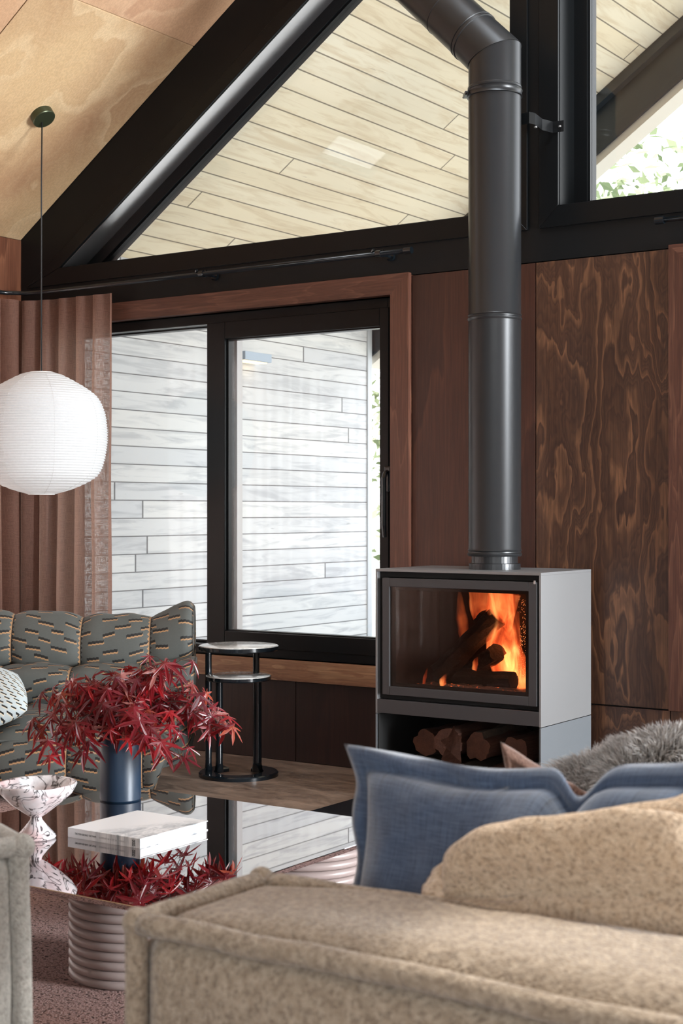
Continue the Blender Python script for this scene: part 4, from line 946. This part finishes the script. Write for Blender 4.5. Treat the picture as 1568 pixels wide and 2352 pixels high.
BR = [((-.26, .0, .03), (-.12, 0, .17), 24, 'maple branch reaching furthest left over the patterned sofa'),
      ((-.17, .08, .12), (-.08, .03, .22), 24, 'maple branch rising to the upper left of the bunch'),
      ((-.08, -.05, .15), (-.02, 0, .2), 24, 'short upright maple branch left of the bunch centre'),
      ((-.13, -.15, .0), (-.08, -.08, .14), 24, 'maple branch drooping low at the front left of the vase'),
      ((.06, -.12, .03), (.02, -.1, .16), 26, 'maple branch drooping over the front of the vase'),
      ((.05, .1, .17), (.02, .04, .22), 22, 'maple branch at the back, in the middle of the bunch'),
      ((.15, .0, .22), (.07, 0, .24), 20, 'maple branch rising highest, right of the middle'),
      ((.22, .06, .11), (.10, .03, .20), 22, 'maple branch leaning right in the middle of the height'),
      ((.30, -.02, .03), (.17, 0, .18), 22, 'maple branch reaching furthest right towards the side table'),
      ((.19, -.12, -.05), (.12, -.06, .14), 12, 'maple branch hanging lowest at the right with few leaves'),
      ((.0, -.04, .08), (.0, -.02, .16), 24, 'dense maple branch in the centre, just above the vase rim')]
for i, (tp, md, n_, lab) in enumerate(BR): branch((tp[0], tp[1], tp[2] - .02), (md[0], md[1], md[2] - .02), int(n_ * 1.3), 40 + i, lab)

# ------------------------------------------------------------------ patterned sofa
ps = empty('patterned_sofa', (0, 0, 0)); tag(ps, 'low quilted sofa in grey fabric with black and gold dashes, behind the vase', 'sofa')
O_ = at(408, 1174, 5.62); O_.z = 0                  # front right foot of the sofa, in the direction of its right end
ps.location = O_; ps.rotation_euler = (0, 0, math.atan2(RGT.y, RGT.x) + .02)   # local x to the right, y away from the camera
SEG = .283
prof_b = [(.10, .012), (.02, .03), (-.02, .08), (-.035, .15), (-.02, .21), (.015, .240), (.022, .242), (.08, .285), (.20, .315), (.34, .325), (.46, .322)]
prof_m = [(.46, .318), (.425, .36), (.41, .41), (.43, .455), (.49, .478), (.56, .478), (.60, .46)]
prof_t = [(.60, .452), (.545, .47), (.525, .52), (.53, .58), (.555, .64), (.60, .682), (.655, .695), (.71, .675), (.745, .61), (.755, .50), (.74, .36), (.70, .20), (.65, .03)]
def catmull(P_, n_):
    out = []
    for k in range(len(P_) - 1):
        p0, p1, p2, p3 = [V(P_[max(0, min(len(P_) - 1, k + q))]) for q in (-1, 0, 1, 2)]
        for i in range(n_):
            f_ = i / n_; out.append(.5 * ((2 * p1) + (p2 - p0) * f_ + (2 * p0 - 5 * p1 + 4 * p2 - p3) * f_ ** 2 + (3 * p1 - p0 - 3 * p2 + p3) * f_ ** 3))
    out.append(V(P_[-1])); return out
def quilt(name, prof2, xr_fn, x_l, puff, seam_off, lift, uvoff, parent):
    """sweep a side profile along local x; puffed between seams, rounded off at the right end"""
    P_ = catmull(prof2, 5); bm = bmesh.new(); uvl = bm.loops.layers.uv.new('UVMap'); n_ = len(P_)
    arc = [0]
    for a, b_ in zip(P_, P_[1:]): arc.append(arc[-1] + (b_ - a).length)
    tang = [(P_[min(i + 1, n_ - 1)] - P_[max(i - 1, 0)]).normalized() for i in range(n_)]
    nx = 150; grid = []
    cen = sum((p for p in P_), V((0, 0))) / n_
    for i in range(nx + 1):
        t_ = 1 - (1 - i / nx) ** 1.0; col = []
        for j, p in enumerate(P_):
            xr = xr_fn(p.y); x_ = x_l + (xr - x_l) * t_; U = x_ - seam_off
            fs = (U / SEG + 200.5) % 1 - .5; q = puff * (1 - math.exp(-(abs(fs) * SEG / .035) ** 1.1)) - puff
            nrm = V((-tang[j].y, tang[j].x)); de = (xr - x_)
            rnd_ = max(0, 1 - de / .05); shrink = rnd_ ** 3 * .18
            pp = p + nrm * q; pp = pp.lerp(cen, shrink)
            wr_ = .006 * noise.noise(V((x_ * 14, p.x * 9, p.y * 9)))
            col.append((bm.verts.new((x_, pp.x + .10 * max(0, .25 + x_ + .1) * 0, pp.y + lift(x_) + wr_)), (U, arc[j] + uvoff)))
        grid.append(col)
    for i in range(nx):
        for j in range(n_ - 1):
            q = [grid[i][j], grid[i + 1][j], grid[i + 1][j + 1], grid[i][j + 1]]; f_ = bm.faces.new([a[0] for a in q])
            for lp, a in zip(f_.loops, q): lp[uvl].uv = a[1]
    f_ = bm.faces.new([a[0] for a in grid[-1]])
    for lp, a in zip(f_.loops, grid[-1]): lp[uvl].uv = (a[1][0] + 0, a[1][1])
    f2_ = bm.faces.new([a[0] for a in grid[0]][::-1])
    for lp, a in zip(f2_.loops, grid[0][::-1]): lp[uvl].uv = a[1]
    bmesh.ops.triangulate(bm, faces=[f_, f2_])
    return obj(name, bm, M['dash'], parent, True, uv=True)
def end_x(z_): return -.10 + .115 * min(1, (max(z_, 0) / .42)) ** .8
XLF = -1.15
sc_b = quilt('seat', prof_b, lambda z_: end_x(z_) - .0, XLF, .022, -.415, lambda x_: 0, 0, ps)
sc_m = quilt('lumbar_roll', prof_m, lambda z_: .03, XLF, .018, -.475, lambda x_: .03 * max(0, (x_ + .28) / .3) ** 2, .31, ps)
sc_t = quilt('backrest', prof_t, lambda z_: .012, XLF, .022, -.165, lambda x_: -.022 + .02 * min(1, max(0, (-x_ - .3) / .5)) + .062 * max(0, (x_ + .22) / .22) ** 1.6, .62, ps)
def side_end(z_): return end_x(z_)
bm = bmesh.new(); tube(bm, [(end_x(z_) - .012, .02 + .0 * z_, z_) for z_ in [.02, .06, .12, .18, .24, .30]] + [(.004, .30, .34), (.012, .42, .40)], .0035, seg=6)
obj('piping', bm, plain('gold black piping', (.10, .06, .03), .7), ps, True)

# ------------------------------------------------------------------ pillows
def pillow(name, TL, TR, BL, BR_, thick, mat, label, flange=.03, dents=(), pinch=.03, bow=0., seed=0, wr=.006, ruffle=.008, nu=64, nv=48, pw=.5, ridge=True, cat='cushion', bot=()):
    TL, TR, BL, BR_ = map(V, (TL, TR, BL, BR_)); W_ = ((TR - TL).length + (BR_ - BL).length) / 2; H_ = ((TL - BL).length + (TR - BR_).length) / 2
    nrm = (TR - TL).cross(TL - BL).normalized(); upd = ((TL + TR) - (BL + BR_)).normalized(); rd = ((TR + BR_) - (TL + BL)).normalized(); cen = (TL + TR + BL + BR_) / 4
    root = empty(name, cen - upd * H_ / 2 if False else V((cen.x, cen.y, min(BL.z, BR_.z)))); tag(root, label, cat)
    bm = bmesh.new(); uvl = bm.loops.layers.uv.new('UVMap'); sides = []
    def pos(u, v, sgn):
        p = BL.lerp(BR_, u).lerp(TL.lerp(TR, u), v); U = 2 * u - 1; Vv = 2 * v - 1; px_, py_ = pinch if isinstance(pinch, tuple) else (pinch, pinch)
        p = p - rd * (U * px_ * (1 - Vv * Vv)) - upd * (Vv * py_ * (1 - U * U))
        for (u0, dep, wd_) in dents: p = p - upd * dep * math.exp(-((u - u0) / wd_) ** 2) * max(0, v) ** 1.5
        for (u0, dep, wd_) in bot: p = p + upd * dep * math.exp(-((u - u0) / wd_) ** 2) * max(0, 1 - v) ** 1.5
        fu = 2 * flange / W_; fv = 2 * flange / H_
        ed = min((1 - abs(U)) * W_ / 2, (1 - abs(Vv)) * H_ / 2)
        iu = min(1, abs(U) / (1 - fu)); iv = min(1, abs(Vv) / (1 - fv))
        t_ = ((1 - iu ** 2.6) * (1 - iv ** 2.6)); t_ = max(t_, 0) ** pw * thick / 2
        if ridge and ed < flange: t_ += .008 * math.sin(PI * min(1, max(0, ed / flange)))
        rf = ruffle * max(0, 1 - ed / (flange * 1.6)) * math.sin((u * W_ + v * H_ * 1.3) * 38 + seed + 2 * noise.noise(V((u * 4, v * 4, seed))))
        n1 = noise.noise(V((u * 3.5, v * 3, seed * 1.3 + sgn))) * wr * 1.6 + noise.noise(V((u * 9, v * 5, seed + 9 * sgn))) * wr * .7
        ins = min(1, ed / .05)
        return p + nrm * (sgn * (t_ + n1 * ins) + rf + bow * (U * U)) - cen_l
    cen_l = root.location.copy()
    for sgn in (1, -1):
        g_ = [[bm.verts.new(pos(i / nu, j / nv, sgn)) for j in range(nv + 1)] for i in range(nu + 1)]
        for i in range(nu):
            for j in range(nv):
                q = [(i, j), (i + 1, j), (i + 1, j + 1), (i, j + 1)]; q = q if sgn > 0 else q[::-1]
                f_ = bm.faces.new([g_[a][b_] for a, b_ in q])
                for lp, (a, b_) in zip(f_.loops, q): lp[uvl].uv = (a / nu * W_, b_ / nv * H_)
    bmesh.ops.remove_doubles(bm, verts=bm.verts[:], dist=.0004)
    body = obj('cover', bm, mat, root, True, uv=True)
    return root, body, pos, nrm, W_, H_

# foreground sofa module: puffed block with welted edges
def puffblock(name, x0, x1, y0, y1, z0, z1, r_, bulge, mat, parent=None, seed=0, n_=26):
    bm = bmesh.new(); c_ = V(((x0 + x1) / 2, (y0 + y1) / 2, (z0 + z1) / 2)); h = V(((x1 - x0) / 2, (y1 - y0) / 2, (z1 - z0) / 2))
    for ax in range(3):
        for s_ in (-1, 1):
            o1, o2 = (ax + 1) % 3, (ax + 2) % 3; g_ = []
            n1, n2 = [max(10, int(2 * h[o_] / .022)) for o_ in (o1, o2)]
            n1, n2 = min(n1, 110), min(n2, 110)
            for i in range(n1 + 1):
                row = []
                for j in range(n2 + 1):
                    p = V((0, 0, 0)); p[ax] = s_; p[o1] = math.sin((2 * i / n1 - 1) * PI / 2 * .999); p[o2] = math.sin((2 * j / n2 - 1) * PI / 2 * .999)
                    q = V([p[k] * h[k] for k in range(3)]); inn = V([max(-h[k] + r_, min(h[k] - r_, q[k])) for k in range(3)]); dd = q - inn
                    q2 = inn + (dd.normalized() * r_ if dd.length > 1e-6 else V())
                    a, b_ = p[o1], p[o2]; q2[ax] += s_ * bulge * (1 - abs(a) ** 6) * (1 - abs(b_) ** 6)
                    nz = noise.noise(q2 * 5 + V((seed, 0, 0))) * .008 + noise.noise(q2 * 17 + V((seed, 0, 0))) * .002
                    q2[ax] += s_ * nz * (1 - abs(a) ** 8) * (1 - abs(b_) ** 8); row.append(bm.verts.new(c_ + q2))
                g_.append(row)
            for i in range(n1):
                for j in range(n2): bm.faces.new((g_[i][j], g_[i + 1][j], g_[i + 1][j + 1], g_[i][j + 1]))
    bmesh.ops.remove_doubles(bm, verts=bm.verts[:], dist=.0008)
    return obj(name, bm, mat, parent, True)
def welt(name, x0, x1, y0, y1, z0, z1, rad, mat, parent, seed=0):
    bm = bmesh.new()
    def line(a, b_, n_=60):
        a, b_ = V(a), V(b_); out = []
        for i in range(n_ + 1):
            p = a.lerp(b_, i / n_); out.append(p + noise.noise_vector(p * 9 + V((seed, 0, 0))) * .005)
        return out
    e = .003
    X0_, X1_, Y0_, Y1_, Z1_ = x0 + e, x1 - e, y0 + e, y1 - e, z1 - e
    for a, b_ in (((X0_, Y0_, Z1_), (X1_, Y0_, Z1_)), ((X1_, Y0_, Z1_), (X1_, Y1_, Z1_)), ((X1_, Y1_, Z1_), (X0_, Y1_, Z1_)), ((X0_, Y1_, Z1_), (X0_, Y0_, Z1_)),
                  ((X0_, Y0_, z0), (X0_, Y0_, Z1_)), ((X1_, Y0_, z0), (X1_, Y0_, Z1_)), ((X0_, Y1_, z0), (X0_, Y1_, Z1_)), ((X1_, Y1_, z0), (X1_, Y1_, Z1_))):
        tube(bm, line(a, b_), rad, seg=12, caps=True)
    for cx_ in (X0_, X1_):
        for cy_ in (Y0_, Y1_): bmesh.ops.create_uvsphere(bm, u_segments=16, v_segments=12, radius=rad * 1.25, matrix=Matrix.Translation((cx_, cy_, Z1_)))
    return obj(name, bm, mat, parent, True)
sf = empty('sofa', (0, -3.5, 0.01)); tag(sf, 'oatmeal boucle sofa with thick welted edges, seen from behind in the foreground', 'sofa')
def local(o_, root): o_.parent = root; o_.matrix_parent_inverse = Matrix.Translation(-root.location); return o_
BX = (-1.13, 1.25, -4.085, -3.85, .06, .645)
bkr = local(puffblock('backrest', *BX, .046, .030, M['tweed'], seed=1), sf); w_ = welt('welting', *BX, .0135, M['tweed'], None, 1); w_.parent = bkr
s1 = local(puffblock('seat_cushion', -1.10, .1, -3.83, -2.75, .25, .43, .04, .02, M['tweed'], seed=2), sf); s2 = local(puffblock('seat_cushion', .11, 1.25, -3.83, -2.75, .25, .43, .04, .02, M['tweed'], seed=3), sf)
local(obj('base', B(-1.10, 1.25, -3.84, -2.77, .05, .25, bev=.01), M['tweed']), sf)
for x_, y_ in ((-1.02, -3.98), (1.15, -3.98), (-1.02, -2.85), (1.15, -2.85)): local(obj('foot', B(x_ - .03, x_ + .03, y_ - .03, y_ + .03, .01, .065), M['steel']), sf)

LR = math.radians(-23.5)
ls = empty('sofa_module', (-1.507, -3.885, .01), LR); tag(ls, 'grey boucle sofa module at the left edge, cut off by the frame', 'sofa')
BX2 = (-.85, 0, -.9, 0, .05, .635)
bk2 = puffblock('body', *BX2, .040, .022, M['tweed_grey'], ls, seed=5); welt('welting', *BX2, .0145, M['tweed_grey'], bk2, 6)
for x_, y_ in ((-.77, -.8), (-.08, -.8), (-.77, -.08), (-.08, -.08)): obj('foot', B(x_ - .03, x_ + .03, y_ - .03, y_ + .03, 0, .055), M['steel'], ls)

# cushions on the sofa
pillow('cushion', (-1.118, -3.68, .790), (-.60, -3.66, .815), (-1.122, -3.76, .47), (-.58, -3.78, .47), .15, M['indigo'], 'indigo blue linen cushion with a frilled edge and dented top', flange=.032, dents=((.665, .040, .05), (.40, .010, .16)), seed=2, ruffle=.009, wr=.010, pw=.36, pinch=(.040, .014))
tan = [at(985, 1995, 1.80), at(1700, 1775, 1.58), at(965, 2090, 1.74), at(1700, 2175, 1.52)]
pillow('cushion', tan[0], tan[1], tan[2], tan[3], .15, M['tweed_pillow'], 'sandy knitted wool cushion slumped in front of the blue one', flange=.034, dents=((.35, -.012, .2),), seed=5, ruffle=.005, wr=.006, pinch=.0, pw=.38)
br_ = [at(1150, 1700, 2.25), at(1400, 1832, 2.2), at(1150, 1960, 2.28), at(1400, 2020, 2.25)]
pillow('cushion', br_[0], br_[1], br_[2], br_[3], .07, M['brown_linen'], 'brown linen cushion with one pointed corner showing behind the blue cushion', flange=.022, seed=7, ruffle=.006, wr=.007, pinch=.012)
fr_ = [at(1262, 1785, 2.62), at(1640, 1708, 2.5), at(1268, 1990, 2.62), at(1660, 1990, 2.5)]
root, body, pos, nrm, W_, H_ = pillow('cushion', fr_[0], fr_[1], fr_[2], fr_[3], .20, tweed('grey hide', (.10, .085, .075), (.16, .14, .12), (.05, .04, .03), 300), 'shaggy grey fur cushion at the far right end of the row', flange=.004, dents=((.62, -.035, .4),), seed=9, ruffle=0, pinch=.006, ridge=False)
bm = bmesh.new(); uvl = bm.loops.layers.uv.new('UVMap'); rnd = random.Random(3)
for k in range(20000):
    u = rnd.random(); v = 1 - rnd.random() ** 1.6 * .75; sgn = rnd.choice((1, -1)); p = pos(u, v, sgn); pu_ = pos(min(1, u + .01), v, sgn) - pos(max(0, u - .01), v, sgn); pv_ = pos(u, min(1, v + .01), sgn) - pos(u, max(0, v - .01), sgn)
    nn = pu_.cross(pv_).normalized() * sgn; clump = noise.noise_vector(p * 22)
    d = (nn * 1. + clump * 1.1 + V((rnd.gauss(0, .25), rnd.gauss(0, .25), .25))).normalized(); L = rnd.uniform(.026, .056); s_ = d.cross(V((rnd.gauss(0, 1), rnd.gauss(0, 1), rnd.gauss(0, 1)))).normalized() * .0009
    g2 = V((0, 0, -1)); pr_ = [p, p + d * L * .5 + g2 * L * .02, p + d * L * .85 + g2 * L * .22 + clump * .006]
    a, b_ = bm.verts.new(pr_[0] - s_), bm.verts.new(pr_[0] + s_); c_, e = bm.verts.new(pr_[1] - s_ * .8), bm.verts.new(pr_[1] + s_ * .8); t_ = bm.verts.new(pr_[2])
    f1 = bm.faces.new((a, b_, e, c_)); f2_ = bm.faces.new((c_, e, t_))
    for f_, vv in ((f1, (0, 0, .5, .5)), (f2_, (.5, .5, 1))):
        for lp, q in zip(f_.loops, vv): lp[uvl].uv = (.5, q)
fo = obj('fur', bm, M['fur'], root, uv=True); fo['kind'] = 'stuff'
# cushion on the patterned sofa
cc = [at(-70, 1540, 5.9), at(70, 1560, 5.9), at(-75, 1690, 5.75), at(60, 1640, 5.78)]
cc = [at(-120, 1522, 5.95), at(40, 1548, 5.86), at(-110, 1695, 5.66), at(62, 1632, 5.66)]
pillow('cushion', cc[0], cc[1], cc[2], cc[3], .13, M['dash_light'], 'pale blue cushion with small black dashes, on the patterned sofa', flange=.003, seed=4, ruffle=0, pinch=-.016, ridge=False, wr=.003)
